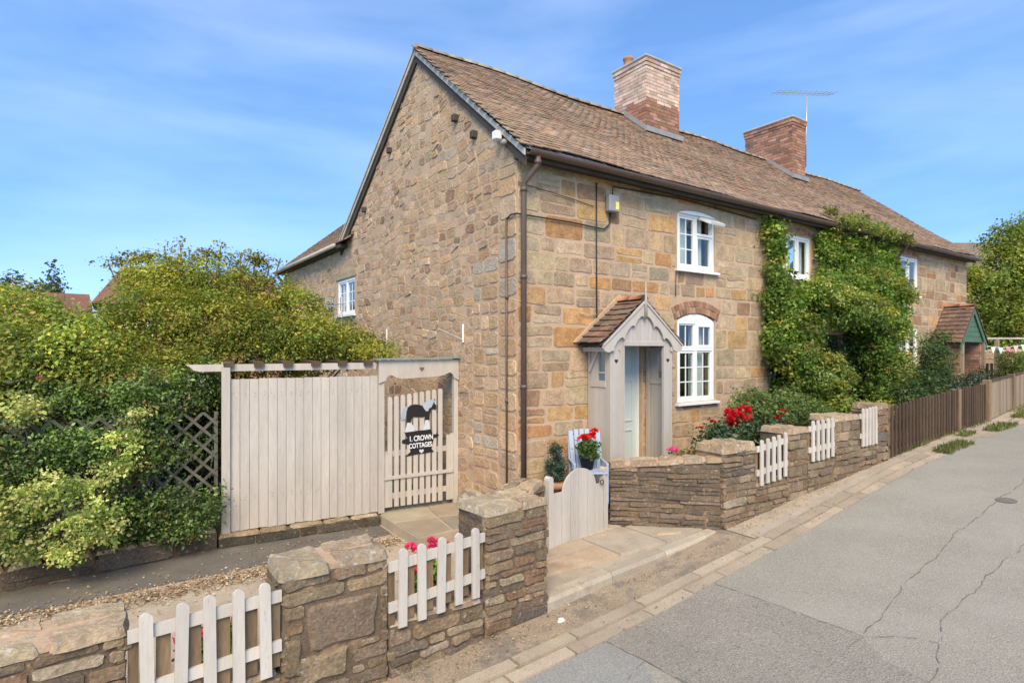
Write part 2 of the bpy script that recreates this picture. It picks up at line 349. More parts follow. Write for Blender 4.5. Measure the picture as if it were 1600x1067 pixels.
# ------------------------------------------------------------------ foliage
def unit(rs, n):
    v = rs.normal(size=(n, 3)); return v / np.linalg.norm(v, axis=1, keepdims=True)
def leaf_arrays(P, A, Nn, L, Wd, C, fold=.18):
    B = np.cross(Nn, A); B /= np.linalg.norm(B, axis=1, keepdims=True) + 1e-9
    Nn = np.cross(A, B)
    L = L[:, None]; Wd = Wd[:, None]
    v = np.stack([P, P + A * L * .5 + B * Wd * .5 + Nn * Wd * fold, P + A * L - Nn * L * .08, P + A * L * .5 - B * Wd * .5 + Nn * Wd * fold], 1)
    n = len(P); i = np.arange(n)[:, None] * 4
    F = np.concatenate([i + np.array([[0, 1, 2]]), i + np.array([[0, 2, 3]])], 1).reshape(-1, 3)
    return v.reshape(-1, 3), F, np.repeat(C, 4, 0)
def foliage(name, blobs, clumps, per, sig, size, pal, mat, parent, seed, shell=(.62, 1.03), up=.45, kind=None, aspect=.6, minz=-9, keep=None, yfront=None):
    rs = np.random.RandomState(seed); bl = np.array(blobs, float)
    wt = (bl[:, 3] * bl[:, 4] + bl[:, 4] * bl[:, 5] + bl[:, 3] * bl[:, 5]); wt /= wt.sum()
    bi = rs.choice(len(bl), clumps, p=wt); bcol = rs.uniform(.72, 1.3, len(bl)); d = unit(rs, clumps); r = rs.uniform(shell[0], shell[1], clumps)  # blob brightness: plant variety, with lit and dark clumps put into leaf colour
    cc = bl[bi, :3] + d * r[:, None] * bl[bi, 3:6]
    pc = np.array([p[0] for p in pal]); pw = np.array([p[1] for p in pal], float); pw /= pw.sum()
    ci = rs.choice(len(pal), clumps, p=pw); cb = rs.uniform(.75, 1.25, clumps) * bcol[bi]
    n = clumps * per; k = np.repeat(np.arange(clumps), per)
    P = cc[k] + rs.normal(size=(n, 3)) * sig * np.array([1, 1, .75])
    out = d[k]
    Nn = out * .5 + np.array([0, 0, up]) + unit(rs, n) * .75; Nn /= np.linalg.norm(Nn, axis=1, keepdims=True)
    A = unit(rs, n) + out * .5 + np.array([0, 0, -.15]); A -= Nn * (A * Nn).sum(1, keepdims=True); A /= np.linalg.norm(A, axis=1, keepdims=True)
    L = size[0] * .75 + (size[1] * 1.35 - size[0] * .75) * rs.rand(n) ** 1.6
    C = pc[ci][k] * cb[k][:, None] * rs.uniform(.8, 1.2, (n, 1)) * rs.uniform(.93, 1.07, (n, 3))
    ok = P[:, 2] > minz
    if keep is not None: ok &= keep(P)
    P, A, Nn, L, C = P[ok], A[ok], Nn[ok], L[ok], C[ok]
    V, F, CC = leaf_arrays(P, A, Nn, L, L * aspect, C)
    return build_np(name, V, F, CC, mat, parent, kind)
def stems(name, base, tips, r, parent, rng, mat=None, n=6):
    mb = MB()
    for t in tips:
        b = Vector(base) + Vector((rng.uniform(-.04, .04), rng.uniform(-.04, .04), 0)); t = Vector(t); mid = (b + t) / 2 + Vector((rng.uniform(-.1, .1), rng.uniform(-.1, .1), rng.uniform(0, .15)))
        pts = [(b * (1 - k) ** 2 + mid * 2 * k * (1 - k) + t * k * k) for k in [i / 5 for i in range(6)]]
        mb.tube(pts, r, n, r2=r * .3)
    return mb.build(name, mat or M['bark'], parent, True)
def flower_heads(name, pts, rad, col, parent, seed, petals=26):
    """each head is its own object: a ball of overlapping petals"""
    for i, p in enumerate(pts):
        rs = np.random.RandomState(seed + i); d = unit(rs, petals); d[:, 2] = np.abs(d[:, 2]) * .8 - .1
        r = rad * rs.uniform(.8, 1.2)
        P = np.array(p) + d * r * .45; A = d + np.array([0, 0, .4]); A /= np.linalg.norm(A, axis=1, keepdims=True); Nn = unit(rs, petals)
        C = np.array(col) * rs.uniform(.7, 1.25, (petals, 1))
        V, F, CC = leaf_arrays(P, A, Nn, np.full(petals, r * .75), np.full(petals, r * .8), C, .25)
        build_np(name, V, F, CC, M['petal'], parent)

# ------------------------------------------------------------------ terrain profile (the lane climbs to the right)
PX = [-60, -30, -12, -6, -2.4, -1, .5, 2, 4, 6, 8.5, 11.5, 17, 30, 80, 300]
PZ = [-2.0, -1.2, -.75, -.55, -.42, -.37, -.28, -.16, .06, .27, .36, .42, .5, .7, 1.5, 3.0]
def zr(x): return float(np.mean([np.interp(x + o, PX, PZ) for o in (-.7, -.35, 0, .35, .7)]))
def strip(name, xs, y0f, y1f, mat, off=0., ny=1, parent=None, zf=None):
    mb = MB(); vs = []; fs = []
    for x in xs:
        for j in range(ny + 1):
            k = j / ny; y = y0f(x) * (1 - k) + y1f(x) * k; vs.append((x, y, (zf or zr)(x) + off))
    for i in range(len(xs) - 1):
        for j in range(ny):
            a = i * (ny + 1) + j; fs.append((a, a + ny + 1, a + ny + 2, a + 1))
    fs = [f[::-1] if y1f(0) < y0f(0) else f for f in fs]
    mb.add(vs, fs); o = mb.build(name, mat, parent, True); return o
XS = [-60, -40, -30, -24, -20, -16, -13] + [x * .5 for x in range(-22, 61)] + [35, 40, 50, 60, 80, 120, 200, 300]
def ych(x): return float(np.interp(x, [-12, -2, -.8, .5, 3, 7, 12, 17, 30, 80], [-2.75, -2.57, -2.53, -2.46, -2.38, -2.27, -2.05, -1.6, -.2, 6.0]))   # centre of the drainage channel
def ywall(x): return float(np.interp(x, [-12, -2.45, -1.05, 1.85, 6.1, 12, 17, 20, 30, 80], [-2.4, -2.06, -2.0, -1.83, -1.97, -1.6, -1.02, -.6, .7, 7]))   # front of walls and fences along the lane
gnd = struct(strip('ground', XS, lambda x: -120, lambda x: 300, M['grass'], -.16, 1))
road = struct(strip('road', XS, lambda x: -9.5, lambda x: ych(x) - .15, M['asphalt'], 0, 6))
verge = struct(strip('verge', [x for x in XS if -30 <= x <= 60], lambda x: ych(x) + .15, lambda x: ywall(x) + .25, M['verge'], -.004, 2))
ZXS = [zr(x) for x in XS]
def zl(x): return float(np.interp(x, XS, ZXS))
def drape(poly, off, mb, col=(.5, .5, .5), zf=zl, br=XS):
    """lay a plan polygon on the lane, cut at the sheet's own breaks so that it stays parallel to it"""
    xs = [p[0] for p in poly]
    if sum(poly[i][0] * poly[(i + 1) % len(poly)][1] - poly[(i + 1) % len(poly)][0] * poly[i][1] for i in range(len(poly))) < 0: poly = poly[::-1]
    cuts = [min(xs)] + [b for b in br if min(xs) < b < max(xs)] + [max(xs)]
    for a, b in zip(cuts[:-1], cuts[1:]):
        q = clip_poly(clip_poly(poly, (a, 1e3), (a, -1e3)), (b, -1e3), (b, 1e3))
        if len(q) >= 3: mb.add([(p[0], p[1], zf(p[0]) + off) for p in q], [tuple(range(len(q)))], col)
rng = random.Random(5)
# road repairs, cracks, iron cover
mb = MB(); drape([(-.99, -2.69), (-.2, -2.66), (.58, -2.64), (.64, -3.3), (.68, -3.98), (.45, -4.2), (.3, -5.2), (-.7, -5.4), (-.93, -4.2), (-.95, -3.1)], .004, mb); mb.build('asphalt_patch', M['asphalt_patch'], road)
mb = MB(); drape([(-3.2, -2.78), (-1.0, -2.69), (-.97, -3.1), (-1.5, -3.9), (-3.2, -4.0)], .0035, mb); mb.build('asphalt_patch', mk('smooth_patch', (.26, .25, .215), .93, (1.5, .1), (75, .4), (70, .8, .01), spots=(3, .5, .7, (.19, .175, .145), .5)), road)
def crack(pts, wd, seed):
    r = random.Random(seed); P = []
    for (a, b) in zip(pts[:-1], pts[1:]):
        n = max(2, int(math.dist(a, b) / .07))
        for i in range(n): k = i / n; wd_ = .014 * math.sin(len(P) * .31 + seed) + .010 * math.sin(len(P) * .83); P.append((a[0] + (b[0] - a[0]) * k + r.uniform(-.009, .009), a[1] + (b[1] - a[1]) * k + wd_ + r.uniform(-.009, .009)))
    P.append(pts[-1]); mb = MB()
    for a, b in zip(P[:-1], P[1:]):
        d = math.dist(a, b) + 1e-6; nx, ny = -(b[1] - a[1]) / d, (b[0] - a[0]) / d; w0 = wd * r.uniform(.1, .45)
        if r.random() < .12: continue
        drape([(a[0] + nx * w0 / 2, a[1] + ny * w0 / 2), (b[0] + nx * w0 / 2, b[1] + ny * w0 / 2), (b[0] - nx * w0 / 2, b[1] - ny * w0 / 2), (a[0] - nx * w0 / 2, a[1] - ny * w0 / 2)], .007, mb)
    mb.build('crack', M['crack'], road)
crack([(.59, -2.66), (.64, -3.3), (.68, -3.99)], .016, 1); crack([(.68, -3.99), (1.59, -3.86), (3.58, -3.73), (6.04, -3.7), (12, -3.3)], .022, 2)
crack([(.2, -4.6), (1.54, -4.28), (3.6, -4.29), (8, -4.1)], .02, 3); crack([(.68, -3.99), (.95, -4.25), (1.0, -4.4)], .014, 4)
crack([(-.99, -2.69), (-.95, -3.1), (-.93, -3.5), (-.9, -4.3)], .03, 5); crack([(.68, -3.99), (-.2, -4.05), (-.6, -4.2)], .012, 6); crack([(-.95, -3.1), (-1.5, -3.3)], .018, 7)
mb = MB(); cx_, cy_ = 4.98, -3.78
mb.add([(cx_ + .11 * math.cos(a), cy_ + .11 * math.sin(a), zl(cx_ + .11 * math.cos(a)) + .008) for a in [k * math.pi / 9 for k in range(18)]], [tuple(range(18))], (.1, .08, .06)); mb.build('iron_cover', M['crack'], road)
# drainage channel: two rows of long setts with a slot between them
chan = struct(strip('drainage_channel', [x for x in XS if -14 <= x <= 30], lambda x: ych(x) - .155, lambda x: ych(x) + .155, M['verge'], -.012, 1))
for row in (0, 1):
    x = -9.
    while x < 18:
        L = rng.uniform(.55, 1.0); a, b = x + .006, x + L - .008
        o0, o1 = ((-.15, -.012), (.012, .15))[row]; o0 += rng.uniform(-.008, .008); h = .006 + rng.uniform(0, .012)
        y0, y1 = ych(a), ych(b); z0, z1 = zl(a), zl(b)
        vs = [(a, y0 + o0, z0 - .05), (b, y1 + o0, z1 - .05), (b, y1 + o1, z1 - .05), (a, y0 + o1, z0 - .05), (a + .006, y0 + o0 + .006, z0 + h), (b - .006, y1 + o0 + .006, z1 + h), (b - .006, y1 + o1 - .006, z1 + h), (a + .006, y0 + o1 - .006, z0 + h)]
        k = rng.uniform(.85, 1.15)
        MB().add(vs, [(0, 3, 2, 1), (4, 5, 6, 7), (0, 1, 5, 4), (1, 2, 6, 5), (2, 3, 7, 6), (3, 0, 4, 7)], (.37 * k, .295 * k, .205 * k)).build('channel_stone', M['channel'], chan)
        x += L
# low kerb beside the wall on the uphill side
x = 1.95
kerb = struct(strip('pavement', [1.9] + [x_ for x_ in XS if 2 <= x_ <= 30], lambda x: ych(x) + .19, lambda x: ywall(x) + .2, M['concrete'], .006, 2))
while x < 12:
    L = rng.uniform(.8, 1.1); a, b = x, x + L - .008; z0, z1 = zl(a), zl(b); y0, y1 = ych(a) + .165, ych(b) + .165; k = rng.uniform(.9, 1.1)
    vs = [(a, y0, z0 - .06), (b, y1, z1 - .06), (b, y1 + .1, z1 - .06), (a, y0 + .1, z0 - .06), (a, y0 + .012, z0 + .02), (b, y1 + .012, z1 + .02), (b, y1 + .1, z1 + .02), (a, y0 + .1, z0 + .02)]
    MB().add(vs, [(0, 3, 2, 1), (4, 5, 6, 7), (0, 1, 5, 4), (1, 2, 6, 5), (2, 3, 7, 6), (3, 0, 4, 7)], (.37 * k, .31 * k, .23 * k)).build('kerb_stone', M['channel'], kerb)
    x += L
# raised step in front of the garden gate
def zp(x): return -.255 + .03 * (x + 1)
plat_reg = [(-1.03, -1.84), (.3, -1.74), (1.72, -1.73), (1.95, -1.75), (.88, -.70), (-.28, -.88), (-.62, -1.35)]
step = MB(); step.add([(p[0], p[1], zp(p[0]) - .02) for p in plat_reg], [tuple(range(7))]); step = struct(step.build('entrance_step', M['concrete']))
fr_p = lambda u, v, n: Vector((u, v, zp(u) + n))
for xa, xb, ya, yb, c in [(-1.1, .28, -2, -1.25, (.42, .31, .2)), (-1.1, .28, -1.245, -.95, (.4, .31, .21)), (.288, 1.0, -2, -.95, (.36, .3, .22)), (1.008, 2.1, -2, -.95, (.35, .29, .21)), (-.35, 1.0, -.945, -.6, (.42, .34, .24))]:
    q = [(xa, ya), (xb, ya), (xb, yb), (xa, yb)]
    for i in range(7):
        q = clip_poly(q, plat_reg[i], plat_reg[(i + 1) % 7]) if i != 4 and len(q) >= 3 else q
    if len(q) < 3: continue
    MB().add(*stone_geo(shrink(q, .004), fr_p, .012, .012, rng, base=-.03, tilt=.05), c).build('paving_slab', M['slab'], step)
x = -1.05
while x < 1.7:
    L = min(rng.uniform(.75, .95), 1.78 - x); a, b = x, x + L - .008
    yk = lambda x: float(np.interp(x, [-1.05, .35, 1.2, 1.8], [-1.99, -1.88, -1.87, -1.80])); k = rng.uniform(.9, 1.1)
    vs = []
    for xx in (a, b):
        for dy, dz in ((0, -.2), (.004, -.03), (.03, .006), (.15, .008), (.15, -.2)): vs.append((xx, yk(xx) + dy, zp(xx) + dz))
    MB().add(vs, [(4, 3, 2, 1, 0), (5, 6, 7, 8, 9)] + [(i, i + 1, i + 6, i + 5) for i in range(4)], (.37 * k, .31 * k, .22 * k)).build('kerb_stone', M['channel'], step); x += L
# side yard, drive, paving by the side gate, garden beds
ZY = -.44
side = MB(); side.add([(-14, -1.95, ZY), (-.6, -1.75, ZY), (.02, -.9, ZY), (.02, 2.1, ZY), (-14, 2.2, ZY)], [(0, 1, 2, 3, 4)]); side = struct(side.build('side_yard', M['concrete']))
mb = MB(); mb.add([(-14, .9, ZY + .004), (-5.3, .99, ZY + .004), (-3.0, 1.0, ZY + .004), (-1.9, 1.15, ZY + .004), (-1.25, 1.2, ZY + .004), (-1.25, 1.95, ZY + .004), (-14, 2.1, ZY + .004)], [tuple(range(7))]); struct(mb.build('drive', M['drive']))
pav = MB(); pav.box(-1.22, .02, .45, 2.6, -.5, -.302); pav = struct(pav.build('paving', M['concrete']))
fr_g = lambda u, v, n: Vector((u, v, -.3 + n))
for pl in [[(-1.22, .45), (-.7, .5), (-.62, 1.1), (-1.22, 1.2)], [(-.69, .5), (.0, .5), (.0, .95), (-.61, 1.1)], [(-1.22, 1.21), (-.62, 1.11), (-.5, 1.7), (-1.22, 1.75)], [(-.61, 1.11), (.0, .96), (.0, 1.7), (-.49, 1.7)], [(-1.22, 1.76), (-.5, 1.71), (-.5, 2.6), (-1.22, 2.6)], [(-.49, 1.71), (0, 1.71), (0, 2.6), (-.49, 2.6)]]:
    MB().add(*stone_geo(shrink(pl, .012), fr_g, .014, .012, rng, tilt=.05), pick(rng, [((.3, .25, .18), 1), ((.34, .27, .19), 1)])).build('paving_slab', M['slab'], pav)
def ysoil(x): return float(np.interp(x, [.05, .85, 1.9, 2.2], [-.6, -.7, -1.6, -1.68])) if x < 2.2 else ywall(x) + .25
bed = struct(strip('garden_bed', [.05, .4, .85, 1.3, 1.9, 2.2] + [x for x in XS if 2.4 < x <= 17], ysoil, lambda x: .02, M['soil'], 0, 2, zf=lambda x: float(np.interp(x, [0, 1, 3, 6, 12, 17], [.0, .12, .22, .36, .47, .52]))))
mb = MB(); mb.box(-.3, 1.0, -.9, -.55, -.5, -.2); struct(mb.build('path', M['concrete']))
lawn = MB(); lawn.add([(-30, 2.05, -.34), (.0, 2.05, -.34), (.0, 60, .5), (-30, 60, .5)], [(0, 1, 2, 3)]); struct(lawn.build('lawn', M['grass']))

# ------------------------------------------------------------------ the terrace of stone cottages
house = thing('stone_cottage', (8, 3, 0), 'long two-storey stone cottage terrace with tiled roof and two brick chimneys', 'cottage')
RY, RZ, EY, EZ = 3.0, 7.36, -.28, 4.69          # ridge and front eave
HX = 15.95
GAB = [((0.477, 0.319, 0.183), 4), ((0.510, 0.343, 0.203), 3), ((0.445, 0.286, 0.160), 3), ((0.469, 0.289, 0.147), 3), ((0.379, 0.239, 0.140), 1.6), ((0.298, 0.170, 0.097), 0.6), ((0.420, 0.304, 0.197), 1.6), ((0.257, 0.178, 0.117), 0.3)]
FRO = [((0.390, 0.284, 0.169), 5), ((0.354, 0.265, 0.165), 3), ((0.431, 0.302, 0.169), 3), ((0.431, 0.251, 0.109), 2), ((0.379, 0.195, 0.076), 0.8), ((0.276, 0.162, 0.088), 1.2), ((0.338, 0.232, 0.139), 2)]
# gable wall, random rubble in the plane x = 0 (frame: u along y, v up, normal -x)
fr_gab = frame((0, 0, 0), (0, 1, 0), (0, 0, 1), (-1, 0, 0))
gmain = [(0, -.5), (7.1, -.5), (7.1, 4.5), (2.97, 7.14), (0, 4.80)]
gwing = [(7.1, -.5), (12.6, -.5), (12.6, 4.6), (7.1, 4.6)]
gw_hole = (6.22, 7.42, 2.88, 3.70)
mb = MB(); brk_u = [0, gw_hole[0], gw_hole[1], 12.6]
h = gw_hole
mb.add([fr_gab(*p, 0) for p in [(0, -.5), (h[0], -.5), (h[0], 5.0565), (2.97, 7.14), (0, 4.80)]], [(4, 3, 2, 1, 0)])
mb.add([fr_gab(*p, 0) for p in [(h[0], -.5), (h[1], -.5), (h[1], h[2]), (h[0], h[2])]], [(3, 2, 1, 0)])
mb.add([fr_gab(*p, 0) for p in [(h[0], h[3]), (h[1], h[3]), (h[1], 4.5), (7.1, 4.5), (h[0], 5.0565)]], [(4, 3, 2, 1, 0)])
mb.add([fr_gab(*p, 0) for p in [(h[1], -.5), (12.6, -.5), (12.6, 4.62), (h[1], 4.62)]], [(3, 2, 1, 0)])
for (a, b) in (((h[0], h[2]), (h[1], h[2])), ((h[1], h[2]), (h[1], h[3])), ((h[1], h[3]), (h[0], h[3])), ((h[0], h[3]), (h[0], h[2]))):
    mb.add([fr_gab(*a, 0), fr_gab(*b, 0), fr_gab(*b, -.2), fr_gab(*a, -.2)], [(0, 1, 2, 3)])
gable = mb.build('gable_wall', M['mortar'], house)
rg = random.Random(11); st = Stones('rubble_stone', M['rubble'])
def warp(p): return (p[0] + .03 * math.sin(p[1] * 2.3 + p[0]), p[1] + .035 * math.sin(p[0] * 1.9 + 1) + .02 * math.sin(p[0] * 4.7 + p[1] * 2))
ub = .30; rects = []
while ub < 12.6:
    bw = rg.uniform(.7, 1.4); z0 = -.7 + rg.uniform(-.15, 0)
    rects += list(courses(rg, ub, ub + bw, z0, 7.4, (.075, .21), (.11, .40)))
    ub += bw
SC = np.array([.52, 1.0]); seeds = [((r[0] + r[1]) / 2 + rg.uniform(-.05, .05), (r[2] + r[3]) / 2 + rg.uniform(-.03, .03)) for r in rects]; S2 = np.array(seeds) * SC
for i, r in enumerate(rects):
    (u, v) = seeds[i]
    if v > 7.2 or u > 12.7: continue
    nb = np.argsort(((S2 - S2[i]) ** 2).sum(1))[1:13]; e = rg.uniform(.04, .12)
    q = [(a_ * SC[0], b_) for a_, b_ in [(r[0] - e, r[2] - e * .5), (r[1] + e, r[2] - e * .5), (r[1] + e, r[3] + e * .5), (r[0] - e, r[3] + e * .5)]]
    for j in nb:
        mx_, my_ = (S2[i] + S2[j]) / 2; dx, dy = S2[j] - S2[i]
        q = clip_poly(q, (mx_, my_), (mx_ - dy, my_ + dx))
        if len(q) < 3: break
    if len(q) < 3: continue
    q = [warp((a_ / SC[0], b_)) for a_, b_ in q]; c = cen(q)
    if h[0] - .04 < c[0] < h[1] + .04 and h[2] - .04 < c[1] < h[3] + .16 or any(h[0] < p[0] < h[1] and h[2] < p[1] < h[3] + .14 for p in q): continue
    q = clip_region(q, gmain if c[0] < 7.1 else gwing)
    if len(q) >= 3: q = clip_poly(q, (.43, 9), (.43, -9)) if c[1] > 3.38 else clip_poly(q, (1.12, 9), (1.12, -9))
    if len(q) < 3 or area(q) < .004 or rg.random() < .06: continue
    q = chaikin(rough_edge(shrink(q, rg.uniform(.004, .013)), rg, .011, .1), .2)
    st.add(q, fr_gab, rg.uniform(.001, .007) if rg.random() < .88 else rg.uniform(.010, .018), .011, pick(rg, GAB), rg, tilt=.4)
# larger corner stones (quoins)
for r in list(courses(rg, 0.0, .44, -.5, 5.2, (.2, .34), (.3, .6))) + list(courses(rg, .44, 1.12, -.5, 3.4, (.14, .27), (.2, .46))):
    q = clip_region(rect_poly(r, .026, rg, .012), gmain)
    if len(q) >= 3 and area(q) > .01: st.add(chaikin(q, .13), fr_gab, rg.uniform(.005, .014), .014, pick(rg, GAB[:4] + [((.40, .335, .24), 2)]), rg)
q = rect_poly((6.1, 7.55, 3.71, 3.87), .02, rg, .008); st.add(chaikin(q, .06), fr_gab, .02, .018, (.36, .28, .17), rg)
st.emit(gable, 300)
# footing boulder at the foot of the gable by the side gate
st2 = Stones('footing_stone', M['rubble'])
for pl, dp in [([(.62, -.34), (1.5, -.34), (1.48, -.14), (1.3, .02), (.95, .04), (.7, -.05)], .15), ([(.1, -.34), (.60, -.34), (.66, -.06), (.5, .05), (.15, .02)], .11)]:
    q = chaikin(rough_edge(pl, rg, .012), .25); st2.add(q, fr_gab, dp * .6, .02, (.33, .28, .2), rg, tilt=.1); st2.add(shrink(q, .06), fr_gab, dp, .05, (.36, .31, .225), rg, base=dp * .4, tilt=.1, fan=True)
st2.emit(gable, 9)
for c in [(1.62, 5.70), (4.2, 5.93), (5.55, 5.06), (1.05, 5.27)]:     # purlin ends
    MB().cbox(-.09, .05, c[0] - .045, c[0] + .045, c[1] - .08, c[1] + .03, .01, (.1, .08, .06)).build('purlin_end', M['soffit'], house)

# front wall, squared blocks in courses in the plane y = 0
fr_fro = frame((0, 0, 0), (1, 0, 0), (0, 0, 1), (0, -1, 0))
HOLES = [(3.22, 4.20, 3.42, 4.36), (3.22, 4.20, 1.21, 2.70), (1.47, 2.38, .1, 2.2), (6.46, 7.36, 3.52, 4.36), (11.6, 12.6, 3.45, 4.40), (11.6, 12.6, 1.32, 2.62), (7.75, 8.65, .35, 2.4), (13.9, 14.75, .4, 2.4)]
def sheet(name, x0, x1, z0, z1, holes, fr, mat, parent, reveal=.2):
    xs = sorted({x0, x1} | {v for h in holes for v in h[:2]}); zs = sorted({z0, z1} | {v for h in holes for v in h[2:]}); mb = MB()
    for a, b in zip(xs[:-1], xs[1:]):
        for c, d in zip(zs[:-1], zs[1:]):
            m = ((a + b) / 2, (c + d) / 2)
            if any(h[0] < m[0] < h[1] and h[2] < m[1] < h[3] for h in holes): continue
            mb.add([fr(a, c, 0), fr(b, c, 0), fr(b, d, 0), fr(a, d, 0)], [(0, 1, 2, 3)])
    for h in holes:
        P = [(h[0], h[2]), (h[1], h[2]), (h[1], h[3]), (h[0], h[3])]
        for i in range(4):
            a, b = P[i], P[(i + 1) % 4]; mb.add([fr(*a, 0), fr(*b, 0), fr(*b, -reveal), fr(*a, -reveal)], [(0, 1, 2, 3)])
    return mb.build(name, mat, parent)
front = sheet('front_wall', 0, HX, -.5, 4.72, HOLES, fr_fro, M['mortar'], house)
rf = random.Random(23); st = Stones('stone_block', M['block'])
pads = [(h[0] - .012, h[1] + .012, h[2] - .012, h[3] + .012) for h in HOLES]; pads[1] = (3.10, 4.33, 1.2, 2.93); pads[1] = (3.2, 4.22, 1.2, 2.55); pads.append((3.12, 4.32, 2.55, 2.93)); pads.append((3.12, 4.3, 4.30, 4.50))
z = -.1
for r in courses(rf, 0, HX, -.1, 4.66, (.17, .33), (.22, .62)):
    for s_ in subtract(r, pads):
        q = rect_poly(s_, rf.uniform(.016, .032), rf, .017)
        if area(q) < .003: continue
        st.add(chaikin(rough_edge(q, rf, .009, .16), .2), fr_fro, rf.uniform(.002, .010), .010, pick(rf, FRO), rf, tilt=.15)
st.emit(front, 300)
# brick arch over the ground-floor window (two rings)
def arch(xc, spring, half, rise, row_h, rows, nb, parent, seed):
    r_ = random.Random(seed); R = (half * half + rise * rise) / (2 * rise); zc = spring + rise - R; a0 = math.asin(half / R)
    for row in range(rows):
        for k in range(nb + row):
            t0 = -a0 + 2 * a0 * k / (nb + row); t1 = -a0 + 2 * a0 * (k + 1) / (nb + row); g = .004
            ra, rb = R + row * (row_h + .008), R + row * (row_h + .008) + row_h; pl = []
            for rr, t in ((ra, t0 + g / R), (ra, t1 - g / R), (rb, t1 - g / R), (rb, t0 + g / R)): pl.append((xc + rr * math.sin(t), zc + rr * math.cos(t)))
            MB().add(*stone_geo(pl, fr_fro, r_.uniform(.008, .016), .006, r_), pick(r_, [((.30, .15, .085), 3), ((.35, .2, .12), 2), ((.22, .125, .08), 1)])).build('arch_brick', M['brick'], parent)
arch(3.71, 2.57, .56, .125, .105, 2, 15, front, 3)
arch(6.91, 4.37, .5, .06, .1, 1, 13, front, 4); arch(12.1, 4.41, .55, .05, .1, 1, 13, front, 6)

# other walls that close the building
mb = MB(); mb.box(HX - .3, HX - .003, .05, 5.9, -.5, 4.6); mb.add([(HX - .003, 0, 4.7), (HX - .003, 5.9, 4.7), (HX - .003, 3, 7.1)], [(0, 1, 2)]); mb.box(7.0, HX - .3, 5.6, 5.9, -.5, 4.6); mb.box(.003, 7.0, 12.3, 12.6, -.5, 4.5); mb.box(6.7, 7.0, 5.9, 12.3, -.5, 4.5)
mb.box(.1, HX - .31, .5, 5.5, 2.48, 2.54)
mb.build('rear_wall', M['mortar'], house)

# ------------------------------------------------------------------ roof
SLO = math.atan2(RZ - EZ, RY - EY); SLEN = math.hypot(RZ - EZ, RY - EY)
def und(x, s): return .022 * math.sin(x * .9 + .6) + .014 * math.sin(x * 2.1 + s) + .010 * math.sin(s * 2.2 + x * .5) - .02 * math.sin(math.pi * min(1, max(0, s / SLEN)))
Vs = Vector((0, math.cos(SLO), math.sin(SLO))); Ns = Vector((0, -math.sin(SLO), math.cos(SLO)))
def rp(x, s, n): return Vector((x, EY, EZ)) + Vs * s + Ns * (n + und(x, s))
mb = MB(); gx = [-.04 + (HX + .08) * i / 60 for i in range(61)]; gs = [SLEN * j / 14 for j in range(15)]
mb.add([rp(x, s, -.03) for x in gx for s in gs], [(i * 15 + j, (i + 1) * 15 + j, (i + 1) * 15 + j + 1, i * 15 + j + 1) for i in range(60) for j in range(14)])
# rear slope and rear wing roof (the wing's near slope shows beside the gable)
mb.add([(-.04, RY, RZ - .02), (HX + .04, RY, RZ - .02), (HX + .04, 7.15, 4.46), (-.04, 7.15, 4.46)], [(0, 1, 2, 3)])
roof = mb.build('roof', M['tile'], house, True)
TIL = [((0.268, 0.174, 0.105), 4), ((0.245, 0.162, 0.100), 4), ((0.295, 0.182, 0.107), 3), ((0.301, 0.196, 0.119), 1.6), ((0.212, 0.142, 0.090), 2.2), ((0.321, 0.182, 0.102), 1), ((0.282, 0.205, 0.133), 1.2)]
rt = random.Random(31); variants = []
for i in range(14):
    m_ = MB(); L_ = rt.uniform(.168, .18); b_ = rt.uniform(-.003, .004)
    x0, x1 = -.0805, .0805
    m_.add([(x0, 0, -.006), (0, -.002, -.006 + b_), (x1, 0, -.006), (x1, L_, -.013), (x0, L_, -.013), (x0, 0, .008), (0, -.002, .009 + b_), (x1, 0, .008), (x1, L_, .0), (x0, L_, .0)], [(5, 6, 7, 8, 9), (4, 3, 2, 1, 0), (0, 1, 6, 5), (1, 2, 7, 6), (2, 3, 8, 7), (4, 0, 5, 9)], pick(rt, TIL))
    variants.append((m_, m_.mesh('tile', M['tile'])))
ncol = int((HX + .1) / .166); nrow = int(SLEN / .102); cand = []
for j in range(nrow):
    for i in range(ncol + 1):
        x = -.05 + .083 * (j % 2) + i * .166 + rt.uniform(-.004, .004); s = j * .102 + rt.uniform(-.007, .007)
        if x < -.07 or x > HX + .03 or s > SLEN - .06: continue
        p = rp(x, s, .012 + rt.uniform(0, .006)); R = Matrix((Vector((1, 0, 0)), Vs, Ns)).transposed().to_4x4()
        Mx = Matrix.Translation(p) @ R @ Matrix.Rotation(rt.uniform(-.03, .03), 4, 'Z') @ Matrix.Rotation(-.045 + rt.uniform(-.02, .03), 4, 'X')
        cand.append(((p - CAMV).length_squared, Mx, rt.randrange(14), rt.random()))
cand.sort(key=lambda t: t[0]); rest = MB()
def place(name, mesh, Mx, parent):
    o = bpy.data.objects.new(name, mesh); l, q, s_ = Mx.decompose(); o.location = l; o.rotation_euler = q.to_euler(); return link(o, parent)
for i, (d, Mx, v, _) in enumerate(cand):
    if i < 300: place('roof_tile', variants[v][1], Mx, roof)
    else: rest.add(variants[v][0].v, variants[v][0].f, pick(rt, TIL), Mx)
rest.build('roof_tile_rest', M['tile'], roof, False, 'stuff')
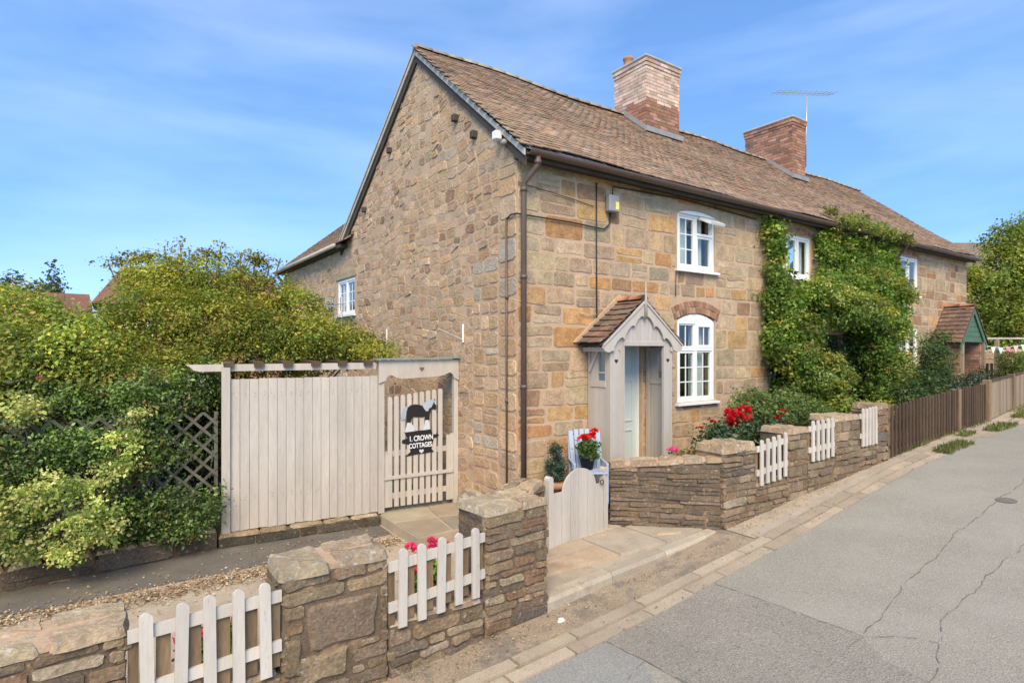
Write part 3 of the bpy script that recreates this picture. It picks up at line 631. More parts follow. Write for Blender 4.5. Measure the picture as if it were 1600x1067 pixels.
# ridge tiles
x = -.07
while x < HX:
    L = .31; mbr = MB(); pr = [(.10 * math.cos(a), .085 * math.sin(a)) for a in [math.pi * k / 6 for k in range(7)]]
    zc = RZ - .03 + und(x, SLEN) ; za = RZ - .03 + und(x + L, SLEN); vs = [(x, RY + q[0] * 1.15, zc + q[1]) for q in pr] + [(x + L - .008, RY + q[0] * 1.15, za + q[1] + .004) for q in pr]
    mbr.add(vs, [(k, k + 7, k + 8, k + 1) for k in range(6)] + [tuple(range(7)), tuple(range(7, 14))[::-1]], pick(rt, [((.30, .245, .175), 2), ((.24, .185, .13), 1)])).build('ridge_tile', M['tile'], roof, True); x += L
# wing roof
wr_s = math.atan2(2.6, 3.2); wl = math.hypot(2.6, 3.2); Vw = Vector((math.cos(wr_s), 0, math.sin(wr_s))); Nw = Vector((-math.sin(wr_s), 0, math.cos(wr_s)))
mb = MB(); mb.add([Vector((-.2, y, 4.5)) + Vw * s for y, s in ((6.4, 0), (12.75, 0), (12.75, wl), (6.4, wl))], [(3, 2, 1, 0)]); mb.add([(3, 6.4, 7.1), (3, 12.75, 7.1), (7.1, 12.75, 4.4), (7.1, 6.4, 4.4)], [(0, 1, 2, 3)])
wing = mb.build('wing_roof', M['tile'], house); rest = MB(); Rw = Matrix((Vector((0, -1, 0)), Vw, Nw)).transposed().to_4x4()
for j in range(int(wl / .102)):
    for i in range(40):
        y = 6.35 + .083 * (j % 2) + i * .166
        rest.add(*(lambda v: (v.v, v.f))(variants[rt.randrange(14)][0]), pick(rt, TIL), Matrix.Translation(Vector((-.2, y, 4.5)) + Vw * (j * .102) + Nw * .014) @ Rw @ Matrix.Rotation(-.045 + rt.uniform(-.02, .03), 4, 'X'))
rest.build('roof_tile_rest', M['tile'], wing, False, 'stuff')
# boards, eaves, gutters, pipes
def slat(mb, a, b, drop, x0, x1, col=(.5, .5, .5)):
    a, b = Vector(a), Vector(b); mb.add([(x0, a.y, a.z), (x0, b.y, b.z), (x0, b.y, b.z - drop), (x0, a.y, a.z - drop), (x1, a.y, a.z), (x1, b.y, b.z), (x1, b.y, b.z - drop), (x1, a.y, a.z - drop)], [(0, 1, 2, 3), (7, 6, 5, 4), (0, 4, 5, 1), (1, 5, 6, 2), (2, 6, 7, 3), (3, 7, 4, 0)], col)
mb = MB(); slat(mb, (0, EY + .02, EZ - .02), (0, RY, RZ - .05), .085, -.075, -.05); mb.build('bargeboard', M['barge'], house)
mb = MB(); slat(mb, (0, RY, RZ - .05), (0, 7.2, 4.47), .085, -.075, -.05); mb.build('bargeboard', M['barge'], house)
mb = MB(); slat(mb, (0, EY + .06, EZ - .10), (0, RY, RZ - .13), .12, -.048, -.002); slat(mb, (0, RY, RZ - .13), (0, 7.1, 4.40), .12, -.048, -.002); mb.build('verge_soffit', M['soffit'], house)
# verge undercloak of the rear slope: a row of tile edges seen against the sky
mb = MB(); slat(mb, (0, RY - .02, RZ + .02), (0, 7.2, 4.53), .045, -.09, .1); mb.build('verge_cap', M['barge'], house)
mb = MB(); mb.box(-.05, HX + .03, -.2, .01, 4.60, 4.665); mb.box(-.04, HX + .02, -.215, -.19, 4.56, 4.71); mb.build('fascia', M['soffit'], house)
mb = MB(); pr = [(.068 * math.cos(a), .068 * math.sin(a)) for a in [math.pi + math.pi * k / 8 for k in range(9)]]; pi = [(.06 * math.cos(a), .06 * math.sin(a)) for a in [2 * math.pi - math.pi * k / 8 for k in range(9)]]; ring = pr + pi
vs = [(x, -.285 + q[0], 4.665 + q[1]) for x in (-.02, HX + .06) for q in ring]; mb.add(vs, [(k, (k + 1) % 18, 18 + (k + 1) % 18, 18 + k) for k in range(18)] + [tuple(range(18)), tuple(range(18, 36))[::-1]])
gut = mb.build('gutter', M['brown_plastic'], house, False)
for i in range(17): MB().tube([(.1 + i * .96, -.285 + .073 * math.cos(a), 4.667 + .073 * math.sin(a)) for a in [math.pi * k / 6 for k in range(6, 13)]], .007, 5).build('gutter_bracket', M['brown_plastic'], gut)
MB().box(-.19, -.002, 6.7, 12.7, 4.40, 4.475).build('soffit', M['soffit'], house)
mb = MB(); mb.tube([(12.75 * 0 - .25, y, 4.46) for y in (6.9, 12.7)], .05, 8); mb.build('gutter', M['barge'], house, True)
def pipe(pts, r, clips, nm='downpipe'):
    o = MB().tube(pts, r, 10).build(nm, M['brown_plastic'], house, True)
    for c in clips: MB().tube([(c[0], c[1], c[2] - .025), (c[0], c[1], c[2] + .025)], r + .01, 10).build('pipe_clip', M['brown_plastic'], o, True)
pipe([(.13, -.285, 4.60), (.13, -.285, 4.50), (.12, -.27, 4.46), (.06, -.09, 4.30), (.055, -.075, 4.24), (.055, -.075, -.2)], .037, [(.055, -.075, 4.2), (.055, -.075, 3.05), (.055, -.075, 1.6), (.13, -.285, 4.52)])
pipe([(11.2, -.28, 4.6), (11.2, -.26, 4.5), (11.2, -.08, 4.3), (11.2, -.075, .4)], .034, [(11.2, -.075, 3.6)])
pipe([(-.26, 12.5, 4.4), (-.2, 12.5, 4.3), (-.06, 12.5, 4.15), (-.06, 12.5, -.3)], .045, [])
pipe([(-.03, -.01 + .22, 3.87), (-.03, .2, .0)], .014, [(-.03, .205, 2.8), (-.03, .205, 1.4)], 'cable_conduit')
# cables, alarm box, small fittings
def wire(pts, r=.009, mat=None, nm='cable'): return MB().tube(pts, r, 6).build(nm, mat or M['cable'], house, True)
wire([(-.03, .21, 3.85), (-.035, .1, 3.89), (-.03, -.03, 3.885), (.05, -.035, 3.88), (.9, -.028, 3.885), (1.55, -.028, 3.86), (1.66, -.028, 3.95), (1.68, -.028, 4.13)], .011)
wire([(1.40, -.028, 4.52), (1.40, -.026, 3.6), (1.405, -.028, 2.55)], .010)
wire([(1.72, -.028, 4.36), (1.73, -.028, 4.52), (3.3, -.04, 4.56), (5.4, -.04, 4.5)], .010)
wire([(3.16, -.025, 3.4), (3.15, -.025, 2.95)], .006)
wire([(.0, -.026, 4.3), (.9, -.024, 4.22), (1.35, -.024, 4.17)], .005)
wire([(1.08, -.03, 2.62), (1.2, -.035, 2.585), (1.4, -.03, 2.60)], .007, mk('yellow_cable', (.5, .42, .2), .6, (5, .1), None, None))
o = MB().cbox(1.58, 1.79, -.115, -.02, 4.12, 4.37, .015).build('alarm_box', M['lead'], house)
MB().add([(1.70, -.117, 4.16), (1.77, -.117, 4.16), (1.77, -.117, 4.27), (1.70, -.117, 4.27)], [(0, 1, 2, 3)], (.75, .68, .15)).build('sticker', M['attr'], o)
o = MB().cbox(-.17, -.06, .26, .36, 4.93, 5.05, .012, (.8, .8, .8)).build('security_light', M['white'], house)
MB().tube([(-.1, .2, 4.86), (-.14, .1, 4.84)], .04, 10).build('security_light_lamp', M['lead'], o, True)
for y in (1.40, 4.37):       # washing-line brackets on the gable
    MB().tube([(-.02, y, 2.2), (-.02, y, 2.48)], .014, 6).build('wall_bracket', M['white'], house)
    MB().tube([(-.03, y, 2.24), (-.42, y + .05, 2.4)], .011, 6).build('wall_bracket_arm', M['barge'], house)

# ------------------------------------------------------------------ chimneys
def chimney(x0, x1, y0, y1, zbase, ztop, pal_lo, zsplit, pal_hi, capcol, seed):
    r_ = random.Random(seed)
    o = MB().box(x0 + .008, x1 - .008, y0 + .008, y1 - .008, zbase, ztop).build('chimney', M['brick_mortar'], house)
    bm = MB(); z = zbase + .3; row = 0
    while z < ztop - .02:
        out = .03 if z > ztop - .17 else (.015 if z > ztop - .24 else 0)
        for ax in range(4):
            a0, a1 = ((x0, x1), (y0, y1), (x0, x1), (y0, y1))[ax]; a0 -= out; a1 += out; u = a0 - (.115 if row % 2 else 0)
            while u < a1 - .01:
                ua, ub = max(u, a0) + .004, min(u + .23, a1) - .004; u += .23
                if ub - ua < .03: continue
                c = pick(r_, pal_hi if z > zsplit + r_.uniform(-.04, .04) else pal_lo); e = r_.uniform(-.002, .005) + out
                if ax == 0: bm.box(ua, ub, y0 - e, y0 + .02, z, z + .066, c)
                elif ax == 2: bm.box(ua, ub, y1 - .02, y1 + e, z, z + .066, c)
                elif ax == 1: bm.box(x1 - .02, x1 + e, ua, ub, z, z + .066, c)
                else: bm.box(x0 - e, x0 + .02, ua, ub, z, z + .066, c)
        z += .0755; row += 1
    bm.build('brick', M['brick'], o, False, 'stuff')
    MB().cbox(x0 - .05, x1 + .05, y0 - .05, y1 + .05, ztop - .015, ztop + .04, .015).build('chimney_cap', capcol, o)
    return o
def roofz(y): return EZ + (y - EY) * math.tan(SLO) + .06
PB_HAZE = [((.52, .37, .27), 3), ((.57, .42, .31), 2), ((.46, .31, .22), 2)]; RB = [((.34, .17, .10), 3), ((.27, .135, .085), 2), ((.40, .22, .14), 1), ((.2, .12, .085), 1)]  # pale upper bricks: washed-out haze on the near chimney put into brick colour
MC = mk('chimney_flaunching', (.42, .37, .3), .95, (5, .2), None, (40, .4, .01))
c1 = chimney(4.98, 6.06, 2.27, 3.22, 6.3, 8.36, RB, 7.42, PB_HAZE, MC, 41)
MB().lathe((5.2, 3.0, 8.37), [(.12, 0), (.12, .05), (.105, .07), (.10, .24), (.12, .26), (.12, .31), (.085, .315)], 14, (.5, .26, .17)).build('chimney_pot', M['terracotta'], c1, True)
c2 = chimney(10.55, 11.2, 2.17, 3.58, 6.3, 8.30, RB, 99, RB, MC, 43)
def flashing(x0, x1, y0, parent):
    z0 = roofz(y0); MB().box(x0 - .06, x1 + .06, y0 - .075, y0 - .012, z0 - .08, z0 + .03).build('lead_flashing', M['lead'], parent)
    mb = MB(); n = 6; vs = []
    for i in range(n + 1):
        y = y0 - .06 + (RY - y0) * i / n; vs += [(x0 - .02, y, roofz(y) - .05), (x0 - .02, y, roofz(y) + .07), (x0 - .006, y, roofz(y) + .07)]
    mb.add(vs, [(i * 3, i * 3 + 3, i * 3 + 4, i * 3 + 1) for i in range(n)] + [(i * 3 + 1, i * 3 + 4, i * 3 + 5, i * 3 + 2) for i in range(n)]); mb.build('lead_flashing', M['lead'], parent)
flashing(4.98, 6.06, 2.27, c1); flashing(10.55, 11.2, 2.17, c2)

# ------------------------------------------------------------------ windows and doors
def ringf(mb, fr, x0, x1, z0, z1, t, n0, n1):
    for a, b, c, d in ((x0, x0 + t, z0, z1), (x1 - t, x1, z0, z1), (x0 + t, x1 - t, z0, z0 + t), (x0 + t, x1 - t, z1 - t, z1)):
        mb.prism([(a, c), (b, c), (b, d), (a, d)], fr, n0, n1)
def light(win, fr, x0, x1, z0, z1, nc, nr, n=-.05, sash=.042, mat=None):
    mb = MB(); ringf(mb, fr, x0, x1, z0, z1, sash, n - .02, n + .022); mb.build('sash', mat or M['upvc'], win)
    a, b, c, d = x0 + sash, x1 - sash, z0 + sash, z1 - sash
    q_ = [fr(a, c, n), fr(b, c, n), fr(b, d, n), fr(a, d, n)]; flip = (q_[1] - q_[0]).cross(q_[3] - q_[0]).dot(fr(0, 0, 1) - fr(0, 0, 0)) < 0
    MB().add(q_, [(3, 2, 1, 0) if flip else (0, 1, 2, 3)]).build('pane', M['glass'], win)
    for i in range(1, nc):
        u = a + (b - a) * i / nc; MB().prism([(u - .009, c), (u + .009, c), (u + .009, d), (u - .009, d)], fr, n - .006, n + .008).build('glazing_bar', mat or M['upvc'], win)
    for i in range(1, nr):
        v = c + (d - c) * i / nr; MB().prism([(a, v - .009), (b, v - .009), (b, v + .009), (a, v + .009)], fr, n - .004, n + .0065).build('glazing_bar', mat or M['upvc'], win)
def curtain(win, fr, x0, x1, z0, z1, n, folds, fullness=.02, cover=1.0):
    mb = MB(); N_ = folds * 8; vs = []
    for i in range(N_ + 1):
        u = x0 + (x1 - x0) * i / N_; o = n + fullness * math.sin(i / 8 * 2 * math.pi); vs += [fr(u, z0, o), fr(u, z1, o)]
    mb.add(vs, [(2 * i, 2 * i + 2, 2 * i + 3, 2 * i + 1) for i in range(N_)]); mb.build('curtain', M['curtain'], win, True)
def window(fr, h, sill=True, ow=.05, proud=.0):
    x0, x1, z0, z1 = h; mb = MB(); ringf(mb, fr, x0 + .004, x1 - .004, z0 + .004, z1 - .004, ow, -.09, -.012)
    w_ = mb.build('window', M['upvc'], house)
    if sill: MB().prism([(x0 - .06, z0 - .045), (x1 + .06, z0 - .045), (x1 + .06, z0 - .006), (x0 - .06, z0 - .006)], fr, -.03, .075).build('sill', M['upvc'], w_)
    return w_
def bar(win, fr, x0, x1, z0, z1, n0=-.085, n1=-.013): MB().prism([(x0, z0), (x1, z0), (x1, z1), (x0, z1)], fr, n0, n1).build('mullion', M['upvc'], win)
def arch_poly(x0, x1, zs, rise, n=10, base=None):
    pts = [(x0, zs if base is None else base), (x1, zs if base is None else base)]
    for i in range(n + 1):
        k = i / n; pts.append((x1 + (x0 - x1) * k, zs + rise * (1 - (2 * k - 1) ** 2)))
    return pts
# upper window with its top light propped open
h = HOLES[0]; wn = window(fr_fro, h); f = fr_fro
MB().prism(arch_poly(3.21, 4.21, 4.345, .06), f, -.03, .028).build('arched_head', M['upvc'], wn)
light(wn, f, 3.275, 3.70, 3.475, 4.31, 2, 3); bar(wn, f, 3.70, 3.74, 3.47, 4.31); bar(wn, f, 3.74, 4.15, 4.02, 4.06)
light(wn, f, 3.742, 4.145, 3.475, 4.02, 1, 1)
ca, sa = math.cos(math.radians(62)), math.sin(math.radians(62))
fo = frame((3.745, -.035, 4.305), (1, 0, 0), (0, sa, ca), (0, -ca, sa))
light(wn, fo, .0, .40, -.25, 0, 2, 1, 0.0, .035); curtain(wn, f, 3.24, 3.66, 3.45, 4.35, -.16, 6); curtain(wn, f, 3.78, 4.05, 3.45, 4.35, -.16, 4)
# ground-floor window with small panes
h = HOLES[1]; wn = window(fr_fro, (h[0], h[1], h[2], 2.575))
MB().prism(arch_poly(3.224, 4.196, 2.565, .125), f, -.085, -.010).build('arched_head', M['upvc'], wn)
bar(wn, f, 3.69, 3.735, 1.26, 2.53); bar(wn, f, 3.27, 3.69, 2.07, 2.115); bar(wn, f, 3.735, 4.15, 2.07, 2.115)
light(wn, f, 3.272, 3.69, 1.265, 2.07, 2, 3, -.045); light(wn, f, 3.737, 4.148, 1.265, 2.07, 2, 3, -.052, .03); light(wn, f, 3.272, 3.69, 2.118, 2.525, 2, 1, -.05, .03); light(wn, f, 3.737, 4.148, 2.118, 2.525, 2, 1, -.035, .05)
curtain(wn, f, 3.75, 4.12, 1.25, 2.6, -.2, 5)
# bay window in the creeper, far windows
h = HOLES[3]; wn = window(f, h); bar(wn, f, 6.885, 6.93, 3.57, 4.31); light(wn, f, 6.512, 6.885, 3.572, 4.308, 1, 1); light(wn, f, 6.932, 7.308, 3.572, 4.308, 1, 1); curtain(wn, f, 6.48, 6.86, 3.55, 4.33, -.15, 6); curtain(wn, f, 6.98, 7.3, 3.55, 4.33, -.15, 5)
for h in HOLES[4:6]:
    wn = window(f, h); xm = (h[0] + h[1]) / 2; bar(wn, f, xm - .022, xm + .022, h[2] + .05, h[3] - .05)
    light(wn, f, h[0] + .052, xm - .022, h[2] + .052, h[3] - .052, 1, 1 if h[2] > 3 else 3); light(wn, f, xm + .022, h[1] - .052, h[2] + .052, h[3] - .052, 1, 1 if h[2] > 3 else 3); curtain(wn, f, h[0] + .02, xm + .1, h[2], h[3], -.16, 6)
# gable window
wn = window(fr_gab, gw_hole); bar(wn, fr_gab, 6.79, 6.84, 2.93, 3.65)
light(wn, fr_gab, 6.272, 6.79, 2.932, 3.648, 2, 3); light(wn, fr_gab, 6.842, 7.368, 2.932, 3.648, 2, 3); curtain(wn, fr_gab, 6.82, 7.36, 2.9, 3.65, -.14, 6)
# front door
dr = MB().cbox(1.50, 2.36, .10, .145, .16, 2.17, .004).build('door', M['door'], house)
for (a, b, c, d) in ((1.6, 1.9, .3, .85), (1.97, 2.27, .3, .85), (1.6, 1.9, .98, 1.62), (1.97, 2.27, .98, 1.62), (1.6, 1.9, 1.72, 2.08), (1.97, 2.27, 1.72, 2.08)):
    mb = MB(); ringf(mb, fr_fro, a, b, c, d, .022, -.10, -.088); mb.build('door_panel', M['door'], dr)
MB().tube([(1.58, .09, 1.12), (1.58, .05, 1.12), (1.68, .05, 1.12)], .011, 8).build('handle', M['grey_metal'], dr, True)
mb = MB(); mb.box(1.474, 1.498, .06, .17, .12, 2.195); mb.box(2.362, 2.378, .06, .17, .12, 2.195); mb.box(1.498, 2.362, .06, .17, 2.172, 2.195); mb.box(1.45, 2.4, -.1, .17, .1, .158); mb.build('door_frame', M['white'], dr)
for h, c in ((HOLES[6], M['soffit']), (HOLES[7], M['brown_wood'])):
    dr = MB().cbox(h[0] + .005, h[1] - .005, .08, .13, h[2], h[3] - .005, .004).build('door', c, house)
    for zz in (.6, 1.3): mb = MB(); ringf(mb, fr_fro, h[0] + .15, h[1] - .15, zz, zz + .5, .02, -.078, -.065); mb.build('door_panel', c, dr)

# ------------------------------------------------------------------ front porch (greige timber, tiled)
XC, PYF = 1.875, -.48
PM = M['porch_paint']
porch = MB()
for x0, x1 in ((1.235, 1.30), (2.45, 2.515)): porch.box(x0, x1, PYF + .025, PYF + .09, .1, 2.2); porch.box(x0, x1, -.075, -.022, .1, 2.2)
porch.box(1.30, 2.45, PYF + .03, PYF + .085, 2.14, 2.2); porch = porch.build('porch', PM, house)
fr_pf = frame((0, PYF, 0), (1, 0, 0), (0, 0, 1), (0, -1, 0))
def heart(cx, cz, s): return [(cx + s * .0625 * 16 * math.sin(t) ** 3, cz + s * .0625 * (13 * math.cos(t) - 5 * math.cos(2 * t) - 2 * math.cos(3 * t) - math.cos(4 * t))) for t in [k * 2 * math.pi / 22 for k in range(22)]]
for x0, x1 in ((1.235, 1.475), (2.335, 2.515)):
    MB().cbox(x0, x1, PYF - .002, PYF + .024, .1, 2.26, .004).build('front_board', PM, porch)
    MB().prism(heart((x0 + x1) / 2 - .01, 1.93, .034), fr_pf, .0035, .005).build('heart_cutout', M['black'], porch)
    e = x1 - .02 if x0 < 2 else x0 + .02
for x in (1.475, 2.315): MB().cbox(x, x + .02, PYF - .018, PYF + .03, .1, 2.14, .003).build('post', PM, porch)
for s_, x in ((1, 1.43), (-1, 2.49)):   # curved moulding strips on the front boards
    pts = [(x, .12), (x, 2.02)] + [(x - .17 * s_ * 0 - (.05 * (1 - math.cos(a))), 2.02 + .07 * math.sin(a)) for a in (.5, 1.0, 1.5)]
    MB().tube([fr_pf(u, v, .006) for u, v in pts], .008, 5).build('moulding', PM, porch)
MB().cbox(1.475, 2.335, PYF - .02, PYF + .03, 2.14, 2.205, .004).build('lintel', PM, porch)
AP, EV, HW = 2.79, 2.165, .80
def gz(u): return AP - .04 - abs(u - XC) * (AP - EV) / HW
nb_ = 11
for i in range(nb_):      # gable boards
    a = 1.42 + (2.33 - 1.42) * i / nb_; b = a + (2.33 - 1.42) / nb_ - .004
    pl = [(a, 2.205), (b, 2.205), (b, max(2.22, gz(b) - .02)), (a, max(2.22, gz(a) - .02))]
    if a < XC < b: pl.insert(3, (XC, gz(XC) - .02))
    MB().prism(pl, fr_pf, -.01, .006).build('gable_board', PM, porch)
def scallop(s):
    top = [(XC, AP), (XC + s * HW, EV + .0)]
    end = [(XC + s * (HW + .02), EV - .05), (XC + s * (HW - .02), EV - .10), (XC + s * (HW - .09), EV - .115), (XC + s * (HW - .16), EV - .09)]
    low = []
    for c, r in ((.52, .10), (.30, .10), (.11, .09)):
        for k in range(6):
            t = math.pi * k / 5; u = c + r * math.cos(t); zz = AP - .21 - u * (AP - EV) / HW + r * .75 * math.sin(t) - .02; low.append((XC + s * u, zz))
    return top + end + low + [(XC, AP - .15)]
for s in (-1, 1): MB().prism(scallop(s), fr_pf, .022, .047).build('bargeboard', PM, porch)
for s in (-1, 1):
    sl_ = math.atan2(AP - EV, HW); MB().prism([(XC, AP + .012), (XC + s * (HW + .02), EV + .012 - .015), (XC + s * (HW + .02), EV - .03), (XC, AP - .03)], fr_pf, .048, .062).build('barge_moulding', PM, porch)
MB().tube([fr_pf(XC, 2.55, .062), fr_pf(XC, 2.85, .062), fr_pf(XC, 2.88, .062), fr_pf(XC, 3.06, .062)], .024, 8, r2=.006).build('finial', PM, porch, True)
for s in (-1, 1):         # side walls: boards below a rail, little window above
    xs_ = XC + s * .64; xw = (1.24, 1.262) if s < 0 else (2.488, 2.51)
    ya, yb = PYF + .09, -.076; n = 4
    for i in range(n):
        a = ya + (yb - ya) * i / n; MB().cbox(xw[0], xw[1], a + .002, a + (yb - ya) / n - .002, .1, 1.56, .003).build('side_board', PM, porch)
    MB().cbox(xw[0] - .012, xw[1] + .012, ya, yb, 1.56, 1.63, .004).build('side_rail', PM, porch)
    for i in range(2): MB().cbox(xw[0], xw[1], ya + .19 + i * .06, ya + .248 + i * .06, 1.63, 2.16, .003).build('side_board', PM, porch)
    MB().add([(xw[0] + .01, ya + .02, 1.66), (xw[0] + .01, ya + .16, 1.66), (xw[0] + .01, ya + .16, 2.14), (xw[0] + .01, ya + .02, 2.14)], [(0, 1, 2, 3)]).build('side_pane', M['glass'], porch)
    mb = MB(); fs_ = frame((xw[0] + .011, 0, 0), (0, 1, 0), (0, 0, 1), (-1, 0, 0)); ringf(mb, fs_, ya, ya + .185, 1.632, 2.16, .022, -.012, .012); mb.box(xw[0], xw[1], ya + .022, ya + .163, 1.76, 1.776); mb.build('side_window_frame', PM, porch)
    MB().tube([(xw[0] - .02 * (1 if s < 0 else -1), yb, 1.78), (xw[0] - .02 * (1 if s < 0 else -1), ya + .1, 2.15)], .022, 4).build('brace', PM, porch)
    MB().cbox(min(xw) - .11 if s < 0 else xw[1] - .05, xw[0] + .05 if s < 0 else xw[1] + .11, PYF - .03, -.022, 2.06, 2.125, .004).build('eaves_board', PM, porch)
rpp = random.Random(8)
def small_roof(xc, ap, ev, hw, y0, y1, parent, pal, rows=8, cols=4, nm='tile', alt=.5):
    for s in (-1, 1):
        d = Vector((s * hw, 0, ev - ap)); Ld = d.length; d.normalize(); up = Vector((-d.z * s * s, 0, 0)); N_ = Vector((s * (ap - ev), 0, hw)).normalized(); w_ = (y1 - y0) / cols; g_ = Ld / rows
        mb = MB(); a = Vector((xc, y0, ap)); b = Vector((xc, y1, ap)); mb.add([a - N_ * .02, b - N_ * .02, b + d * Ld - N_ * .02, a + d * Ld - N_ * .02], [(0, 1, 2, 3)]); mb.build('roof_board', M['soffit'], parent)
        for r in range(rows):
            for c in range(cols + r % 2):
                ya = y0 + (c - .5 * (r % 2)) * w_; yb_ = ya + w_; ya, yb_ = max(ya, y0), min(yb_, y1); k = rpp.uniform(-.004, .004)
                t0, t1 = max(0, (r - .45) * g_), (r + 1) * g_ + rpp.uniform(-.008, .008); P0 = Vector((xc, 0, ap))
                lo, hi = .012, .042 + rpp.uniform(-.004, .008); vs = []
                for (t, n) in ((t0, 0), (t1, hi - .016)):
                    for y in (ya + .003, yb_ - .003): q = P0 + d * t + N_ * n; vs.append((q.x, y, q.z))
                for (t, n) in ((t0, lo), (t1, hi)):
                    for y in (ya + .003, yb_ - .003): q = P0 + d * t + N_ * n; vs.append((q.x, y, q.z))
                fs = [(0, 1, 3, 2), (4, 6, 7, 5), (0, 4, 5, 1), (2, 3, 7, 6), (0, 2, 6, 4), (1, 5, 7, 3)]
                MB().add(vs, fs, pick(rpp, pal)).build(nm, M['tile'], parent)
    y = y0; n = max(2, int((y1 - y0) / .3)); w_ = (y1 - y0) / n
    for i in range(n):
        pr = [(.085 * math.cos(a), .065 * math.sin(a)) for a in [math.pi * k / 6 for k in range(7)]]
        MB().add([(xc + q[0], yy, ap + .005 + q[1]) for yy in (y0 + i * w_, y0 + (i + 1) * w_ - .006) for q in pr], [(k, k + 1, k + 8, k + 7) for k in range(6)] + [tuple(range(7)), tuple(range(7, 14))[::-1]], pick(rpp, [((.34, .16, .09), 1), ((.28, .15, .09), 1)])).build('ridge_tile', M['tile'], parent, True)
small_roof(XC, AP + .02, EV + .0, HW + .05, PYF - .035, -.022, porch, [((.165, .10, .066), 3), ((.135, .09, .065), 3), ((.2, .11, .07), 1.2), ((.18, .135, .10), 2)], 8, 3)
# cement fillet where the porch roof meets the wall
for s in (-1, 1): MB().prism([(XC, AP + .05), (XC + s * (HW + .06), EV + .02), (XC + s * (HW + .12), EV + .03), (XC, AP + .13)], fr_fro, .0, .045).build('cement_fillet', M['mortar'], porch)

# second porch far along the front: brick sides, green gable
p2 = MB().box(13.72, 14.93, -.6, -.03, .3, .42).build('porch', M['concrete'], house)
for x0, x1 in ((13.5, 13.715), (14.935, 15.15)): MB().box(x0, x1, -.6, -.03, .3, 2.3).build('side_wall', M['brick_mortar'], p2)
bmb = MB(); r_ = random.Random(77)
for x0, x1 in ((13.5, 13.72), (14.93, 15.15)):
    z = .3; row = 0
    while z < 2.28:
        u = -.6 - .11 * (row % 2)
        while u < -.04:
            a, b = max(u, -.6) + .004, min(u + .22, -.03) - .004; u += .22
            if b - a > .03: bmb.box(x0 - .008, x0 + .02, a, b, z, z + .064, pick(r_, RB)); bmb.box(x1 - .02, x1 + .008, a, b, z, z + .064, pick(r_, RB))
        bmb.box(x0 - .006, x1 + .006, -.612, -.58, z, z + .064, pick(r_, RB)); z += .0755; row += 1
bmb.build('brick', M['brick'], p2, False, 'stuff')
fr2 = frame((0, -.62, 0), (1, 0, 0), (0, 0, 1), (0, -1, 0)); xc2 = 14.32
for i in range(6):
    z0, z1 = 2.3 + i * .13, 2.3 + (i + 1) * .13 - .008; k = lambda z: .80 * (3.14 - z) / .84
    MB().prism([(xc2 - k(z0), z0), (xc2 + k(z0), z0), (xc2 + k(z1), z1), (xc2 - k(z1), z1)], fr2, 0, .02).build('gable_board', M['green_paint'], p2)
for s in (-1, 1): MB().prism([(xc2, 3.22), (xc2 + s * .95, 2.22), (xc2 + s * .95, 2.06), (xc2, 3.04)], fr2, .03, .06).build('bargeboard', M['green_paint'], p2)
for x in (13.5, 15.05): MB().cbox(x, x + .1, -.68, -.6, .3, 2.28, .005).build('post', M['tan_wood'], p2)
small_roof(xc2, 3.24, 2.25, .98, -.7, -.022, p2, [((.17, .095, .065), 3), ((.14, .085, .06), 3), ((.2, .11, .07), 2)], 9, 4)
MB().box(13.32, 15.32, -.66, -.03, 2.28, 2.3).build('porch_ceiling', M['green_paint'], p2)

